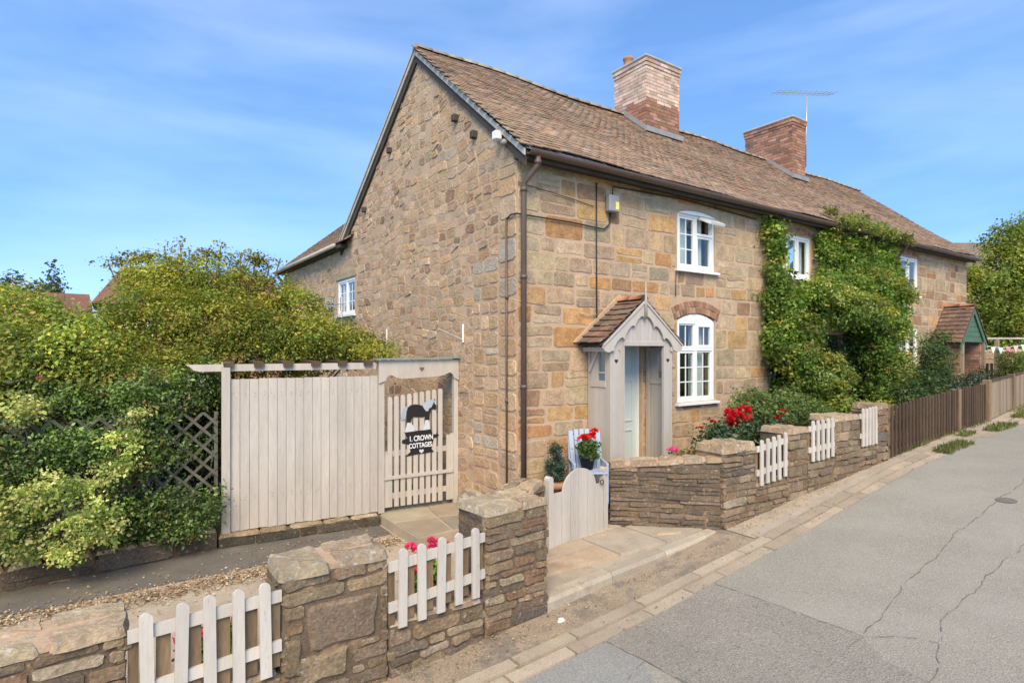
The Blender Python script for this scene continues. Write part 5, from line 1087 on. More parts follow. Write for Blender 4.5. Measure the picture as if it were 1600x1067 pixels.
# ------------------------------------------------------------------ creeper on the front wall
vb = [(5.75, -.12, 4.25, .32, .1, .3), (5.95, -.14, 4.2, .32, .12, .36), (5.95, -.14, 3.7, .38, .12, .4), (5.85, -.15, 3.1, .4, .16, .45), (6.2, -.2, 2.9, .4, .2, .45), (5.9, -.25, 2.3, .42, .22, .4), (6.35, -.4, 2.45, .5, .3, .3), (5.75, -.45, 1.95, .36, .3, .28), (6.3, -.5, 1.75, .5, .35, .35), (6.9, -.55, 1.5, .5, .35, .35), (6.1, -.45, 1.25, .5, .35, .4), (7.0, -.5, .95, .6, .4, .4),
      (7.75, -.14, 4.25, .42, .12, .4), (8.3, -.15, 4.15, .5, .14, .45), (9.1, -.15, 4.2, .55, .15, .42), (8.6, -.25, 3.8, .5, .2, .3), (9.5, -.25, 3.8, .5, .2, .3), (10.3, -.22, 3.75, .4, .2, .3), (9.9, -.15, 4.15, .5, .15, .45), (10.6, -.14, 4.05, .4, .13, .5), (7.6, -.3, 3.45, .45, .3, .32), (7.0, -.35, 3.2, .5, .32, .3), (8.2, -.45, 3.25, .55, .36, .36), (8.9, -.45, 3.4, .6, .36, .42), (9.7, -.42, 3.35, .6, .36, .45), (10.4, -.35, 3.3, .5, .3, .5), (7.5, -.55, 2.8, .5, .36, .28), (8.3, -.6, 2.75, .5, .36, .3), (9.1, -.6, 2.65, .5, .36, .36), (9.6, -.55, 2.65, .4, .36, .36), (9.0, -.5, 2.1, .4, .36, .4), (9.4, -.6, 1.9, .4, .38, .45), (9.1, -.6, 1.4, .45, .4, .45), (9.5, -.7, 1.15, .45, .4, .45), (8.6, -.6, .9, .6, .4, .35), (7.8, -.5, .75, .5, .35, .3)]
CG = [((0.133, 0.213, 0.034), 4), ((0.187, 0.282, 0.041), 3), ((0.086, 0.152, 0.027), 3), ((0.266, 0.335, 0.061), 1.8), ((0.313, 0.259, 0.054), 0.8)]
t = thing('wall_creeper', (7.5, -.15, .3), 'dense green creeper covering the middle of the cottage front around a window', 'creeper')
def vkeep(P):
    win = (P[:, 0] > 6.12) & (P[:, 0] < 7.28) & (P[:, 2] > 3.62) & (P[:, 2] < 4.45); door_ = (P[:, 0] > 7.5) & (P[:, 0] < 8.75) & (P[:, 2] > .9) & (P[:, 2] < 2.35) & (P[:, 1] > -.75)
    return (P[:, 1] < -.02) & ~win & ~(door_ & (np.random.RandomState(3).rand(len(P)) < .85))
foliage('foliage', vb, 2700, 36, .08, (.036, .07), CG, M['leaf'], t, 21, shell=(.5, 1.04), up=.5, aspect=.75, keep=vkeep)
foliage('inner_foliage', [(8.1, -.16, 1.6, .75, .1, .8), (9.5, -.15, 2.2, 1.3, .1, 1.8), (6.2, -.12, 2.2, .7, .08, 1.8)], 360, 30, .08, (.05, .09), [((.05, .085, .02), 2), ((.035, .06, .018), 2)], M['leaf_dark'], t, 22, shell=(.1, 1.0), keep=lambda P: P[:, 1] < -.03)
lit_gold = [(6.9, -.5, 3.3, .4, .16, .16), (7.5, -.68, 3.15, .45, .2, .18), (8.2, -.75, 3.05, .45, .2, .2), (8.7, -.78, 2.8, .35, .18, .16), (6.1, -.68, 2.05, .35, .18, .15), (6.6, -.78, 1.85, .35, .18, .15), (7.1, -.8, 1.55, .3, .18, .16), (9.3, -.85, 2.45, .3, .18, .16), (9.4, -.92, 1.75, .28, .18, .3), (9.2, -.98, 1.3, .25, .15, .25), (9.0, -.7, 3.6, .4, .18, .16), (9.8, -.65, 3.5, .4, .18, .16), (10.4, -.6, 3.3, .35, .18, .18), (8.5, -.9, .95, .5, .18, .12), (7.3, -.85, 1.0, .4, .18, .12)]
foliage('lit_gold_foliage', lit_gold, 330, 30, .06, (.034, .065), [((.26, .30, .055), 3), ((.32, .31, .06), 2), ((.2, .26, .05), 2), ((.34, .27, .07), .8)], M['leaf'], t, 25, shell=(.5, 1.05), up=.6, aspect=.7)  # yellow-green clumps on the bulges: golden growth with sunlight put into its colour
tp = [(8.0, -.42, 4.72, .3, .1, .09), (8.6, -.4, 4.76, .4, .12, .1), (9.3, -.4, 4.74, .4, .12, .1), (10.0, -.4, 4.72, .4, .12, .09), (10.6, -.4, 4.68, .35, .1, .07), (11.1, -.4, 4.64, .25, .1, .05), (7.8, -.2, 4.95, .25, .12, .07), (9.3, -.05, 5.0, .3, .15, .06), (10.3, -.1, 4.95, .25, .1, .05)]
foliage('shoot', tp, 150, 20, .06, (.045, .08), [((.24, .26, .06), 2), ((.17, .21, .05), 2), ((.3, .28, .08), 1)], M['leaf'], t, 23, shell=(.1, 1.1), aspect=.6)
foliage('pale_tips', [(7.2, -.7, 3.15, .7, .12, .25), (8.1, -.85, 3.0, .7, .12, .3), (6.6, -.8, 1.65, .7, .14, .25), (9.6, -.95, 2.4, .4, .12, .5), (9.5, -.95, 1.5, .3, .12, .5)], 110, 14, .05, (.03, .05), [((.4, .42, .18), 2), ((.26, .3, .08), 2)], M['leaf'], t, 24, shell=(.1, 1.0))
mb = MB()
for a, b, c in (((6.0, -.08, .2), (5.9, -.08, 2.2), (6.1, -.08, 4.3)), ((7.3, -.12, .3), (7.4, -.1, 1.8), (7.8, -.1, 4.0)), ((8.9, -.1, .3), (8.95, -.1, 2.2), (9.3, -.1, 4.2)), ((10.2, -.1, .4), (10.3, -.1, 2.3), (10.4, -.1, 4.2))): mb.tube([a, b, c], .035, 7, r2=.012)
mb.build('stem', M['bark'], t, True)

# shrubs in front of the far cottage
t = thing('feathery_shrub', (10.1, -1.0, .4), 'feathery dark green shrub in front of the far ground-floor window', 'shrub')
fb = [(9.5, -1.05, 1.05, .6, .35, .4), (10.2, -1.0, 1.25, .6, .35, .35), (10.9, -.95, 1.75, .4, .2, .15), (10.6, -.9, 1.5, .4, .3, .2), (9.0, -1.1, 1.05, .5, .35, .4), (11.0, -.95, 1.5, .4, .3, .3), (11.3, -.85, 2.35, .45, .15, .12), (10.9, -.9, 2.05, .5, .2, .15), (11.6, -.9, 1.95, .4, .15, .1)]
foliage('foliage', fb, 520, 34, .085, (.04, .08), [((.055, .10, .03), 3), ((.085, .14, .04), 2), ((.12, .17, .045), 1.2), ((.04, .07, .025), 2)], M['leaf'], t, 31, aspect=.4, up=.6); stems('stem', (10.1, -.95, .4), [b[:3] for b in fb], .025, t, rs)
t = thing('dark_hedge', (12.2, -1.15, .45), 'low dark green hedge behind the brown picket fence', 'hedge')
foliage('foliage', [(11.0 + i * .5, -1.15 + i * .04, 1.05 + .02 * i, .4, .25, .42) for i in range(8)], 360, 30, .07, (.03, .05), [((.03, .045, .02), 3), ((.045, .065, .03), 2), ((.06, .08, .05), 1)], M['leaf_dark'], t, 32, shell=(.6, 1.0)); stems('stem', (12.2, -1.1, .4), [(11 + i * .5, -1.1, 1.1) for i in range(7)], .02, t, rs)
# roses and shrub behind the right-hand wall
t = thing('rose_bush', (3.0, -1.2, .2), 'rose bush with large deep red blooms behind the picket wall under the window', 'rose bush')
foliage('foliage', [(3.0, -1.2, .78, .55, .25, .3), (2.55, -1.2, .78, .35, .22, .26), (3.6, -1.2, .85, .4, .25, .25), (4.1, -1.15, .85, .35, .22, .2)], 230, 26, .06, (.03, .055), [((.06, .11, .04), 3), ((.09, .15, .05), 2), ((.045, .085, .035), 2)], M['leaf_dark'], t, 33, aspect=.7)
stems('stem', (3.1, -1.15, .15), [(2.32, -1.1, .98), (2.6, -1.1, 1.03), (3.1, -1.15, 1.1), (3.4, -1.1, 1.15), (4.4, -1.15, 1.0)], .01, t, rs)
flower_heads('rose', [(2.98, -1.16, 1.11), (3.05, -1.2, 1.04), (3.12, -1.12, .97), (3.16, -1.2, 1.05), (3.05, -1.1, 1.16), (3.22, -1.16, .99), (3.40, -1.1, 1.17), (3.46, -1.12, 1.13)], .085, (.60, .014, .026), t, 80)
flower_heads('rose', [(2.92, -1.2, 1.02), (3.1, -1.24, 1.12), (2.88, -1.22, 1.08), (3.3, -1.22, 1.06), (3.2, -1.1, 1.12)], .08, (.6, .014, .026), t, 110)
flower_heads('rose', [(2.34, -1.12, .99), (2.62, -1.12, 1.05), (3.9, -1.1, .98)], .05, (.52, .02, .025), t, 90, 20)
flower_heads('rose', [(4.25, -1.18, .98), (4.38, -1.12, 1.05), (4.47, -1.16, .96), (4.32, -1.2, .93), (4.46, -1.1, 1.06)], .08, (.60, .014, .026), t, 95)
t = thing('green_shrub', (4.7, -1.0, .3), 'light green leafy shrub behind the white picket panels', 'shrub')
foliage('foliage', [(4.3, -1.0, 1.1, .5, .25, .28), (4.9, -1.0, 1.12, .5, .25, .26), (5.4, -1.0, 1.0, .4, .25, .2), (3.9, -.9, 1.2, .35, .22, .26)], 280, 28, .065, (.035, .06), [((.13, .19, .05), 3), ((.18, .24, .07), 2), ((.09, .14, .04), 2)], M['leaf'], t, 34, aspect=.5); stems('stem', (4.7, -1.0, .25), [(4.3, -1, 1.2), (4.9, -1, 1.2), (5.4, -1, 1.1), (3.9, -.9, 1.2)], .012, t, rs)
t = thing('pink_geranium', (1.72, -1.15, .3), 'small clump of pink flowers and rusty leaves behind the angled wall', 'flowers')
foliage('foliage', [(1.95, -1.2, .66, .25, .12, .06)], 26, 16, .03, (.03, .05), [((.2, .16, .05), 1), ((.12, .15, .05), 1), ((.3, .14, .06), 1)], M['leaf'], t, 35); flower_heads('flower', [(1.70, -1.12, .74), (1.75, -1.16, .73), (1.8, -1.1, .745)], .05, (.75, .10, .28), t, 100, 20); stems('stem', (1.75, -1.15, .2), [(1.72, -1.12, .72), (1.95, -1.2, .66)], .01, t, rs)

# pots of pink geraniums behind the left picket panels
def pot_plant(name, loc, pr, ph, potmat, label, cat, blobs, clumps, pal, flowers, fr_, fcol, seed, leaf=(.04, .06), group=None):
    t = thing(name, loc, label, cat, group); x, y, z = loc
    p = MB().lathe((x, y, z), [(pr * .68, 0), (pr * .95, ph * .82), (pr * 1.06, ph * .83), (pr * 1.06, ph), (pr * .96, ph), (pr * .9, ph * .9)], 18).build('pot', potmat, t, True)
    MB().lathe((x, y, z + ph * .88), [(pr * .9, 0), (pr * .5, .01), (.01, .012)], 14).build('compost', M['soil'], t)
    foliage('foliage', [(x + b[0], y + b[1], z + ph + b[2]) + b[3:] for b in blobs], clumps, 22, .04, leaf, pal, M['leaf'], t, seed, aspect=.85)
    if flowers: flower_heads('flower', [(x + q[0], y + q[1], z + ph + q[2]) for q in flowers], fr_, fcol, t, seed * 7, 22)
    stems('stem', (x, y, z + ph * .85), [(x + q[0], y + q[1], z + ph + q[2]) for q in (flowers or [(0, 0, .3)])], .006, t, rs); return t
GG = [((.12, .19, .04), 3), ((.17, .25, .05), 2), ((.08, .13, .03), 2)]; PK = (.78, .06, .20)
pot_plant('potted_geranium', (-1.95, -1.2, -.435), .15, .26, M['terracotta'], 'pot of bright pink geraniums behind the picket panel left of the arched gate', 'potted plant', [(0, 0, .12, .2, .16, .12)], 34, GG, [(-.09, .1, .35), (-.06, .06, .33), (.10, .02, .40), (.14, .0, .37), (.07, -.05, .36), (.22, -.04, .33), (-.12, -.12, .2)], .06, PK, 41)
pot_plant('potted_geranium', (-3.78, -1.25, -.435), .12, .2, M['terracotta'], 'pot of pink geraniums behind the leftmost picket panel', 'potted plant', [(0, 0, .08, .16, .13, .1)], 24, GG, [(-.07, .1, .17), (.1, .1, .2), (.0, -.05, .17), (.2, .05, .16), (-.2, .0, .15)], .06, PK, 42)
# conical topiary in terracotta pot, blue chair, geranium pot on its seat
t = thing('conical_topiary', (.34, -.38, -.02), 'small clipped conical conifer in a terracotta pot by the downpipe', 'potted shrub')
MB().lathe((.34, -.38, .0), [(.12, 0), (.165, .30), (.19, .31), (.19, .38), (.17, .38)], 18).build('pot', M['terracotta'], t, True)
foliage('foliage', [(.34, -.38, .45, .15, .15, .12), (.34, -.38, .58, .13, .13, .12), (.33, -.38, .7, .095, .095, .11), (.31, -.38, .80, .05, .05, .08), (.38, -.38, .79, .04, .04, .06)], 230, 26, .022, (.02, .035), [((.05, .085, .05), 3), ((.07, .11, .06), 2), ((.035, .06, .04), 2)], M['leaf_dark'], t, 43, aspect=.35, shell=(.5, 1.02)); stems('stem', (.34, -.38, .3), [(.34, -.38, .75)], .012, t, rs)
ch = thing('garden_chair', (.79, -.48, .1), 'pale blue slatted garden chair with rounded back beside the porch', 'chair')
cz = .08
for i in range(6):
    u = -.185 + i * .074; hz = .98 + .07 * math.sqrt(max(0, 1 - (u / .23) ** 2)) - .05; x = .79 + u
    a, b = Vector((x, -.50, cz + .40)), Vector((x + u * .12, -.30, hz)); mb = MB(); w_ = .031
    mb.add([a + Vector((-w_, 0, 0)), a + Vector((w_, 0, 0)), b + Vector((w_, 0, 0)), b + Vector((-w_, 0, 0)), a + Vector((-w_, .018, 0)), a + Vector((w_, .018, 0)), b + Vector((w_, .018, 0)), b + Vector((-w_, .018, 0))], [(0, 1, 2, 3), (7, 6, 5, 4), (0, 4, 5, 1), (1, 5, 6, 2), (2, 6, 7, 3), (3, 7, 4, 0)]); mb.build('back_slat', M['chair'], ch)
for i in range(5): MB().cbox(.56, 1.02, -.90 + i * .085, -.90 + i * .085 + .075, cz + .385, cz + .405, .004).build('seat_slat', M['chair'], ch)
for s in (-1, 1):
    x = .79 + s * .235
    MB().cbox(x - .016, x + .016, -.86, -.80, cz - .02, cz + .50, .004).build('leg', M['chair'], ch); MB().tube([(x, -.5, cz - .02), (x, -.36, cz + .6), (x - s * .01, -.30, .94)], .02, 4).build('leg', M['chair'], ch)
    MB().cbox(x - .022, x + .022, -.86, -.38, cz + .50, cz + .52, .004).build('armrest', M['chair'], ch)
MB().cbox(.56, 1.02, -.345, -.32, .80, .84, .004).build('back_rail', M['chair'], ch)
ch.rotation_euler.z = -.55; ch.scale = (.9, .9, .95); ch.location.z += .06
pot_plant('red_geranium', (.70, -.60, cz + .455), .105, .17, M['black'], 'black pot of red geraniums standing on the blue chair', 'potted plant', [(0, 0, .07, .10, .09, .08), (.0, 0, .12, .09, .08, .05)], 40, GG, [(-.05, -.02, .24), (-.08, .0, .22), (-.02, .03, .23), (.11, .02, .26), (.12, .0, .30), (.09, .03, .22)], .06, (.72, .03, .02), 44, (.035, .055))

# ------------------------------------------------------------------ fences up the lane
fdk = thing('picket_fence', (9, -1.8, .35), 'dark brown close picket fence running uphill from the stone wall', 'fence')
n = 34; rr = random.Random(12)
for i in range(n):
    x = 6.19 + (11.95 - 6.19) * (i + .5) / n; y = ywall(x); z0 = zl(x) + .03; z1 = z0 + .86 + rr.uniform(-.01, .01); w_ = .036
    MB().add([(x - w_, y, z0), (x + w_, y, z0), (x + w_, y, z1 - .02), (x, y, z1), (x - w_, y, z1 - .02), (x - w_, y + .02, z0), (x + w_, y + .02, z0), (x + w_, y + .02, z1 - .02), (x, y + .02, z1), (x - w_, y + .02, z1 - .02)], [(0, 1, 2, 3, 4), (9, 8, 7, 6, 5)] + [(k, 5 + k, 5 + (k + 1) % 5, (k + 1) % 5) for k in range(5)]).build('picket', M['dark_wood'], fdk)
for hh in (.2, .65):
    pts = [(x, ywall(x) + .05, zl(x) + hh) for x in (6.15, 8, 10, 11.97)]; MB().tube(pts, .035, 4).build('rail', M['dark_wood'], fdk)
for x in (6.2, 9.9, 11.95): MB().cbox(x - .05, x + .05, ywall(x) - .03 if x == 9.9 else ywall(x) + .03, ywall(x) + .12, zl(x) - .1, zl(x) + .88, .006).build('post', M['brown_wood'], fdk)
ftn = thing('board_fence', (15.5, -1.2, .5), 'pale tan close-boarded fence further up the lane', 'fence')
x = 12.06
while x < 20.5:
    L = .2; y0, y1 = ywall(x), ywall(x + L); z0 = zl(x); h_ = .90
    MB().add([(x, y0, z0 + .03), (x + L - .008, y1, z0 + .03), (x + L - .008, y1, z0 + h_), (x, y0, z0 + h_), (x, y0 + .018, z0 + .03), (x + L - .008, y1 + .018, z0 + .03), (x + L - .008, y1 + .018, z0 + h_), (x, y0 + .018, z0 + h_)], [(0, 1, 2, 3), (7, 6, 5, 4), (0, 4, 5, 1), (1, 5, 6, 2), (2, 6, 7, 3), (3, 7, 4, 0)]).build('board', M['tan_wood'], ftn); x += L
MB().tube([(x, ywall(x), zl(x) + .93) for x in (12.05, 14, 16, 18, 20.4)], .035, 4).build('capping_rail', M['dark_wood'], ftn)
for x in (12.1, 15.2, 18.0, 20.4): MB().cbox(x - .06, x + .06, ywall(x) - .05, ywall(x) + .1, zl(x) - .1, zl(x) + .96, .006).build('post', M['brown_wood'], ftn)
# grass tufts along the kerb
def grass(name, spots, label, seed, hgt=(.05, .13)):
    r_ = np.random.RandomState(seed); Ps = []
    for (x0, x1, ya, yb, n) in spots:
        x = x0 + (x1 - x0) * r_.rand(n); k = r_.rand(n); y = np.array([ych(v) for v in x]) + ya + (yb - ya) * k; Ps.append(np.stack([x, y, np.array([zl(v) for v in x]) + .005], 1))
    P = np.concatenate(Ps); n = len(P); A = np.array([0, 0, 1.]) + r_.normal(size=(n, 3)) * .45; A /= np.linalg.norm(A, axis=1, keepdims=True); Nn = unit(r_, n); Nn -= A * (A * Nn).sum(1, keepdims=True); Nn /= np.linalg.norm(Nn, axis=1, keepdims=True)
    C = np.array([(.16, .2, .05), (.2, .23, .07), (.11, .15, .04), (.26, .23, .1)])[r_.randint(0, 4, n)] * r_.uniform(.8, 1.2, (n, 1)); L = r_.uniform(*hgt, n)
    V, F, CC = leaf_arrays(P, A, Nn, L, L * .16, C); return tag(build_np(name, V, F, CC, M['leaf'], None, 'stuff'), label, 'grass')
grass('grass_tufts', [(7.2, 8.5, -.2, .06, 800), (9.2, 9.8, .1, .3, 200), (10.4, 11.8, -.15, .15, 700), (13.2, 14.3, -.1, .25, 450), (6.2, 8, .35, .42, 160), (14.5, 20, .2, .5, 700), (6.3, 11.8, .36, .42, 150)], 'tufts of bright grass growing over the kerb up the lane', 51)
# pebbles and grit gathered along the wall foot
r_ = np.random.RandomState(8); pb = MB()
for i in range(260):
    x = r_.uniform(-4, 7); y = ych(x) + r_.uniform(.12, .5) if x < 1.8 or r_.rand() < .5 else ych(x) + r_.uniform(-.25, .16); s = r_.uniform(.004, .011); z = zl(x) + (.03 if x > 1.9 and y > ych(x) + .19 else 0)
    if -1.05 < x < 1.8 and y > -2.0: continue
    pb.add([(x - s, y, z), (x, y - s, z), (x + s, y, z), (x, y + s, z), (x + s * .2, y + s * .1, z + s)], [(0, 1, 4), (1, 2, 4), (2, 3, 4), (3, 0, 4)], [(.3, .23, .15), (.2, .16, .12), (.36, .29, .2)][i % 3])
tag(pb.build('grit', M['channel'], None, False, 'stuff'), 'loose grit and small pebbles along the channel and wall foot', 'grit')
r_ = np.random.RandomState(29); n = 1500; X = r_.uniform(-5, 8, n); Y = np.array([ych(x) for x in X]) + np.where(r_.rand(n) < .6, r_.normal(.42, .07, n), r_.uniform(-.2, .5, n)); ok = ~((X > -1.1) & (X < 2.0) & (Y > -2.0)) & (Y < np.array([ywall(x) - .02 for x in X])); X, Y = X[ok], Y[ok]; n = len(X)
P = np.stack([X, Y, np.array([zl(x) for x in X]) + .012 + .01 * r_.rand(n)], 1); Nn = np.array([0, 0, 1.]) + r_.normal(size=(n, 3)) * .3; Nn /= np.linalg.norm(Nn, axis=1, keepdims=True); A = unit(r_, n); A -= Nn * (A * Nn).sum(1, keepdims=True); A /= np.linalg.norm(A, axis=1, keepdims=True)
C = np.array([(.36, .24, .12), (.24, .15, .08), (.42, .32, .19), (.15, .1, .06)])[r_.randint(0, 4, n)] * r_.uniform(.75, 1.2, (n, 1)); L = r_.uniform(.012, .03, n)
V, F, CC = leaf_arrays(P, A, Nn, L, L * .6, C); tag(build_np('verge_litter', V, F, CC, M['litter'], None, 'stuff'), 'dry leaf scraps and dirt along the foot of the garden walls', 'leaves')
tag(MB().add(*stone_geo(chaikin([(-.05, -.025), (.04, -.03), (.05, .02), (-.03, .03)]), frame((-1.05, -2.18, zl(-1.05)), (1, 0, 0), (0, 1, 0), (0, 0, 1)), .022, .015, random.Random(1)), (.62, .6, .55)).build('white_pebble', M['channel'], None, True), 'small white pebble on the verge by the pier', 'pebble')
tag(MB().add(*stone_geo(rough_edge([(-.16, -.02), (.1, -.03), (.17, .0), (.1, .03), (-.14, .025)], random.Random(3), .006), frame((1.22, -1.50, zp(1.22) + .014), (.86, -.5, 0), (.5, .86, 0), (0, 0, 1)), .018, .01, random.Random(2)), (.42, .31, .19)).build('timber_offcut', M['attr']), 'flat sliver of pale wood lying on the entrance step', 'wood')

# ------------------------------------------------------------------ aerials
def yagi(name, base, top, boom_a, boom_b, nel, half, label, eldir):
    t = thing(name, base, label, 'aerial'); MB().tube([base, top], .016, 6).build('mast', M['grey_metal'], t, True); a, b = Vector(boom_a), Vector(boom_b)
    MB().tube([a, b], .011, 6).build('boom', M['grey_metal'], t); e = Vector(eldir).normalized()
    for i in range(nel):
        c = a + (b - a) * (i + .5) / nel; MB().tube([c - e * half, c + e * half], .010, 5).build('element', M['grey_metal'], t)
    return t
t = yagi('television_aerial', (11.28, 2.2, 7.1), (11.33, 2.2, 9.05), (9.95, 2.35, 8.88), (12.5, 2.05, 9.36), 12, .17, 'thin television aerial on a mast behind the far chimney', (.1, 1, 0))
MB().box(11.19, 11.3, 2.18, 2.22, 7.7, 7.74).build('bracket', M['grey_metal'], t)
t = yagi('television_aerial', (-.6, 5.3, -.3), (-.6, 5.3, 3.15), (-.6, 5.15, 3.0), (-.6, 6.6, 3.06), 9, .14, 'garden pole aerial in front of the small gable window', (0, 0, 1))
mb = MB()
for i in range(4): mb.tube([(-.6, 5.35 + .01 * i, 2.8 + i * .15), (-.9, 5.9, 2.85 + i * .16)], .005, 5)
mb.build('reflector', M['grey_metal'], t)

# ------------------------------------------------------------------ background
def tree(name, base, trunk_h, r, blobs, clumps, per, sig, leaf, pal, seed, label, mat=None, group=None, cat='tree'):
    t = thing(name, base, label, cat, group); x, y, z = base; q = random.Random(seed); mb = MB(); top = Vector((x + q.uniform(-.2, .2), y, z + trunk_h))
    mb.tube([base, (x + .05, y, z + trunk_h * .5), top], r, 9, r2=r * .6)
    for b in blobs: e = Vector(b[:3]); m_ = (top + e) / 2 + Vector((q.uniform(-.3, .3), q.uniform(-.3, .3), .2)); mb.tube([top - Vector((0, 0, trunk_h * .2)), m_, e], r * .4, 6, r2=r * .08)
    mb.build('trunk', M['bark'], t, True); foliage('crown', blobs, clumps, per, sig, leaf, pal, mat or M['leaf'], t, seed, shell=(.65, 1.05)); return t
TG = [((0.285, 0.354, 0.048), 3), ((0.405, 0.417, 0.068), 2), ((0.191, 0.251, 0.041), 3), ((0.132, 0.178, 0.034), 2), ((0.523, 0.396, 0.081), 0.8)]
tree('broadleaf_tree', (28.5, 2.2, .6), 3.0, .22, [(29.0, 2.3, 7.0, 1.1, 1.1, .7), (30.2, 1.5, 7.7, 1.2, 1.1, .8), (27.6, 3.4, 4.2, 1.2, 1.2, 1.2), (28.4, 2.6, 5.3, 1.4, 1.3, 1.3), (29.4, 1.9, 6.0, 1.5, 1.3, 1.4), (29.6, 1.6, 4.4, 1.6, 1.4, 1.5), (28.2, 2.8, 3.4, 1.4, 1.3, 1.0), (29.6, 1.8, 3.0, 1.4, 1.3, 1.0), (27.2, 3.8, 5.2, .9, .9, .8), (30.4, 1.0, 5.0, 1.4, 1.2, 1.6), (30.6, 1.0, 3.4, 1.4, 1.2, 1.2), (28.2, 2.9, 2.2, 1.2, 1.0, .8), (30.2, 1.2, 6.9, .9, .9, .7)], 1300, 34, .2, (.09, .16), TG, 61, 'tall yellow-green broadleaf tree beyond the far end of the cottages')
t = thing('clipped_bush', (20.1, -.1, .5), 'clipped rounded box bush behind the tan fence at the right edge', 'bush')
foliage('foliage', [(19.95, .0, 1.7, .38, .4, .32), (20.4, -.35, 1.7, .45, .45, .36), (20.0, -.1, 1.25, .5, .5, .4)], 330, 30, .07, (.035, .06), [((.16, .2, .04), 3), ((.11, .15, .035), 2), ((.2, .23, .05), 1)], M['leaf'], t, 63, shell=(.7, 1.0)); stems('stem', (20.1, -.1, .5), [(19.95, 0, 1.7), (20.4, -.35, 1.6)], .03, t, rs)
pg = thing('pergola_rail', (21, .5, .6), 'pale timber rail on posts beyond the second porch', 'pergola')
MB().cbox(19.9, 24, .44, .50, 2.43, 2.49, .008, M=Matrix.Translation((21, .47, 0)) @ Matrix.Rotation(-.6, 4, 'Z') @ Matrix.Translation((-21, -.47, 0))).build('rail', M['barge'], pg)
for x, y in ((20.8, .62), (23.0, -.9), (20.05, 1.12)): MB().cbox(x - .06, x + .06, y - .06, y + .06, .5, 2.42, .01).build('post', M['tan_wood'], pg)
bu = thing('bunting', (21, .5, 2.3), 'string of small pastel bunting flags hanging below the timber rail', 'bunting')
ba, bb_ = Vector((19.95, 1.0, 2.24)), Vector((23.2, -1.2, 2.3)); bd = (bb_ - ba).normalized()
MB().tube([ba + (bb_ - ba) * k / 8 + Vector((0, 0, -.12 * math.sin(math.pi * k / 4) ** 2)) for k in range(9)], .008, 5).build('string', M['white'], bu)
FC = [(.75, .45, .45), (.5, .72, .5), (.7, .68, .5), (.5, .7, .72), (.75, .2, .3)]
for i in range(15):
    k = (i + .5) / 15; p = ba + (bb_ - ba) * k + Vector((0, 0, -.12 * math.sin(math.pi * k * 2) ** 2)); w_ = .085
    MB().add([p - bd * w_, p + bd * w_, p + Vector((0, 0, -.24)), p - bd * w_ + Vector((.01, .012, 0)), p + bd * w_ + Vector((.01, .012, 0)), p + Vector((.01, .012, -.24))], [(0, 1, 2), (5, 4, 3), (0, 3, 4, 1), (1, 4, 5, 2), (2, 5, 3, 0)], FC[i % 5]).build('flag', M['attr'], bu)
bs = thing('boarded_screen', (20.7, .75, .5), 'low black boarded screen beneath the bunting', 'screen')
for i in range(9): x = 20.0 + i * .16; MB().cbox(x, x + .15, 1.02 - i * .075, 1.06 - i * .075, .5, 1.6, .006).build('board', M['black'], bs)
ow_ = thing('stone_wall', (24, 4, .5), 'pale distant stone wall seen behind the bunting', 'wall'); st = Stones('stone', M['block'])
wall_seg(ow_, st, st, (20.5, 3.2), (31, -3.5), .3, 2.0, .35, random.Random(5), hr=(.16, .28), wr=(.3, .6), pal=FRO, coph=.08, faces='f'); st.emit(ow_, 60)

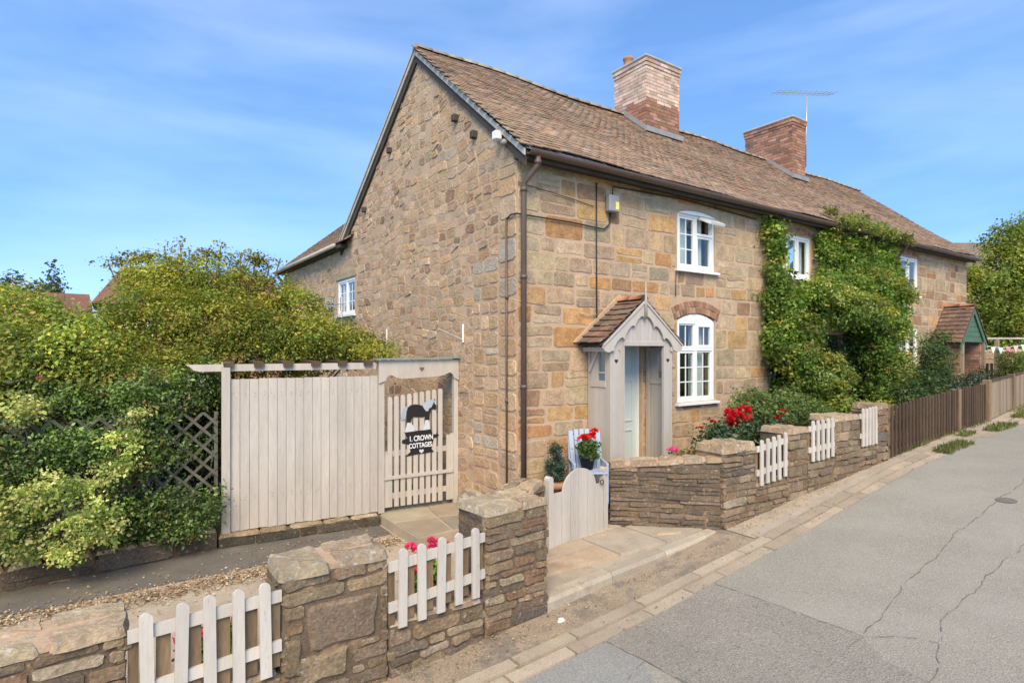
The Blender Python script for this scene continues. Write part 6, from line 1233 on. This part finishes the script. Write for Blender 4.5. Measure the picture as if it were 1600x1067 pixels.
def far_house(name, x0, x1, y0, y1, zb, ze, zt, label, hip=0., wmat=None, rmat=None, wins=()):
    t = thing(name, ((x0 + x1) / 2, (y0 + y1) / 2, zb), label, 'house'); yc = (y0 + y1) / 2
    MB().box(x0, x1, y0, y1, zb, ze).build('wall', wmat or M['far_wall'], t); e = .35
    v = [(x0 - e, y0 - e, ze - .1), (x1 + e, y0 - e, ze - .1), (x1 + e, y1 + e, ze - .1), (x0 - e, y1 + e, ze - .1), (x0 - e + hip, yc, zt), (x1 + e - hip, yc, zt)]
    rf_ = MB().add(v, [(0, 1, 5, 4), (2, 3, 4, 5), (1, 2, 5), (3, 0, 4), (3, 2, 1, 0)]).build('roof', rmat or M['far_roof'], t)
    tl = MB(); nr = 24                       # tile courses as raised strips
    for i in range(nr):
        k0, k1 = i / nr, (i + .92) / nr
        def P(k, x_end, side): ya = (y0 - e) * (1 - k) + yc * k if side else (y1 + e) * (1 - k) + yc * k; return ya
        a0, a1 = v[0][0] * (1 - k0) + v[4][0] * k0, v[1][0] * (1 - k0) + v[5][0] * k0; b0, b1 = v[0][0] * (1 - k1) + v[4][0] * k1, v[1][0] * (1 - k1) + v[5][0] * k1
        z0, z1 = ze - .1 + (zt - ze + .1) * k0, ze - .1 + (zt - ze + .1) * k1
        tl.add([(a0, P(k0, 0, 1), z0 + .07), (a1, P(k0, 0, 1), z0 + .07), (b1, P(k1, 0, 1), z1 + .02), (b0, P(k1, 0, 1), z1 + .02), (a0, P(k0, 0, 1), z0), (a1, P(k0, 0, 1), z0)], [(0, 1, 2, 3), (4, 5, 1, 0)])
    tl.build('tile_course', rmat or M['far_roof'], rf_, False, 'stuff')
    for (x, z, w_, h_) in wins:
        wn = MB().box(x, x + w_, y0 - .04, y0 + .05, z, z + h_).build('window', M['white'], t); MB().box(x + .08, x + w_ / 2 - .04, y0 - .05, y0 - .035, z + .08, z + h_ - .08).build('pane', M['interior'], wn); MB().box(x + w_ / 2 + .04, x + w_ - .08, y0 - .05, y0 - .035, z + .08, z + h_ - .08).build('pane', M['interior'], wn)
    return t
far_house('brick_house', -5.0, 5.0, 31.5, 38, .2, 4.6, 6.9, 'red brick house with brown hipped roof behind the left-hand shrubs', 1.4, wins=[(-3.9, 3.0, 1.1, 1.2), (-1.5, 3.0, 1.1, 1.2), (1.5, 3, 1.1, 1.2)])
far_house('brick_house', -10.5, -5.6, 30, 34, .2, 3.6, 5.0, 'low brick outbuilding roof beside the hipped house, mostly hidden by shrubs', .2, wins=[(-9, 2.2, 1.0, 1.0)])
sh_ = far_house('stone_house', 33, 49, 4.5, 11.5, .8, 5.8, 9.0, 'distant stone house with long brown roof behind the tall tree', 0, M['block'] and mk('far_stone_wall', (.36, .27, .17), .95, (1.2, .2), (10, .2), None), mk('far_brown_roof', (.2, .15, .11), .95, (1.2, .15), (9, .2), None), wins=[(36, 4, 1.2, 1.2), (41, 4, 1.2, 1.2)])
sh_.rotation_euler.z = -.6055
FT = [((0.084, 0.119, 0.070), 3), ((0.119, 0.154, 0.084), 2), ((0.154, 0.182, 0.084), 1)]
for i, (x, y, z, h_, lb) in enumerate([(-10.3, 43.9, 1, 6.3, 'rounded distant tree at the left edge beyond the outbuilding roof'), (-8.9, 43.2, 1, 5.6, 'smaller distant tree between the two taller ones at far left'), (-7.6, 42.3, 1, 6.6, 'pointed dark distant conifer left of the hipped roof')]):
    bl = [(x, y, z + h_ * .55, 1.5, 1.4, h_ * .3), (x + .3, y, z + h_ * .8, .9, .9, h_ * .18), (x - .6, y, z + h_ * .4, 1.2, 1.2, h_ * .25), (x + .7, y, z + h_ * .45, 1.2, 1.2, h_ * .25)] if i < 2 else [(x, y, z + h_ * k, 1.5 * (1.05 - k), 1.5 * (1.05 - k), .7) for k in (.3, .45, .6, .72, .84, .95)]
    tree('distant_tree', (x, y, z), h_ * .35, .2, bl, 190, 26, .2, (.16, .26), FT, 70 + i, lb, group='distant trees at the left edge')
scn.render.film_transparent = False
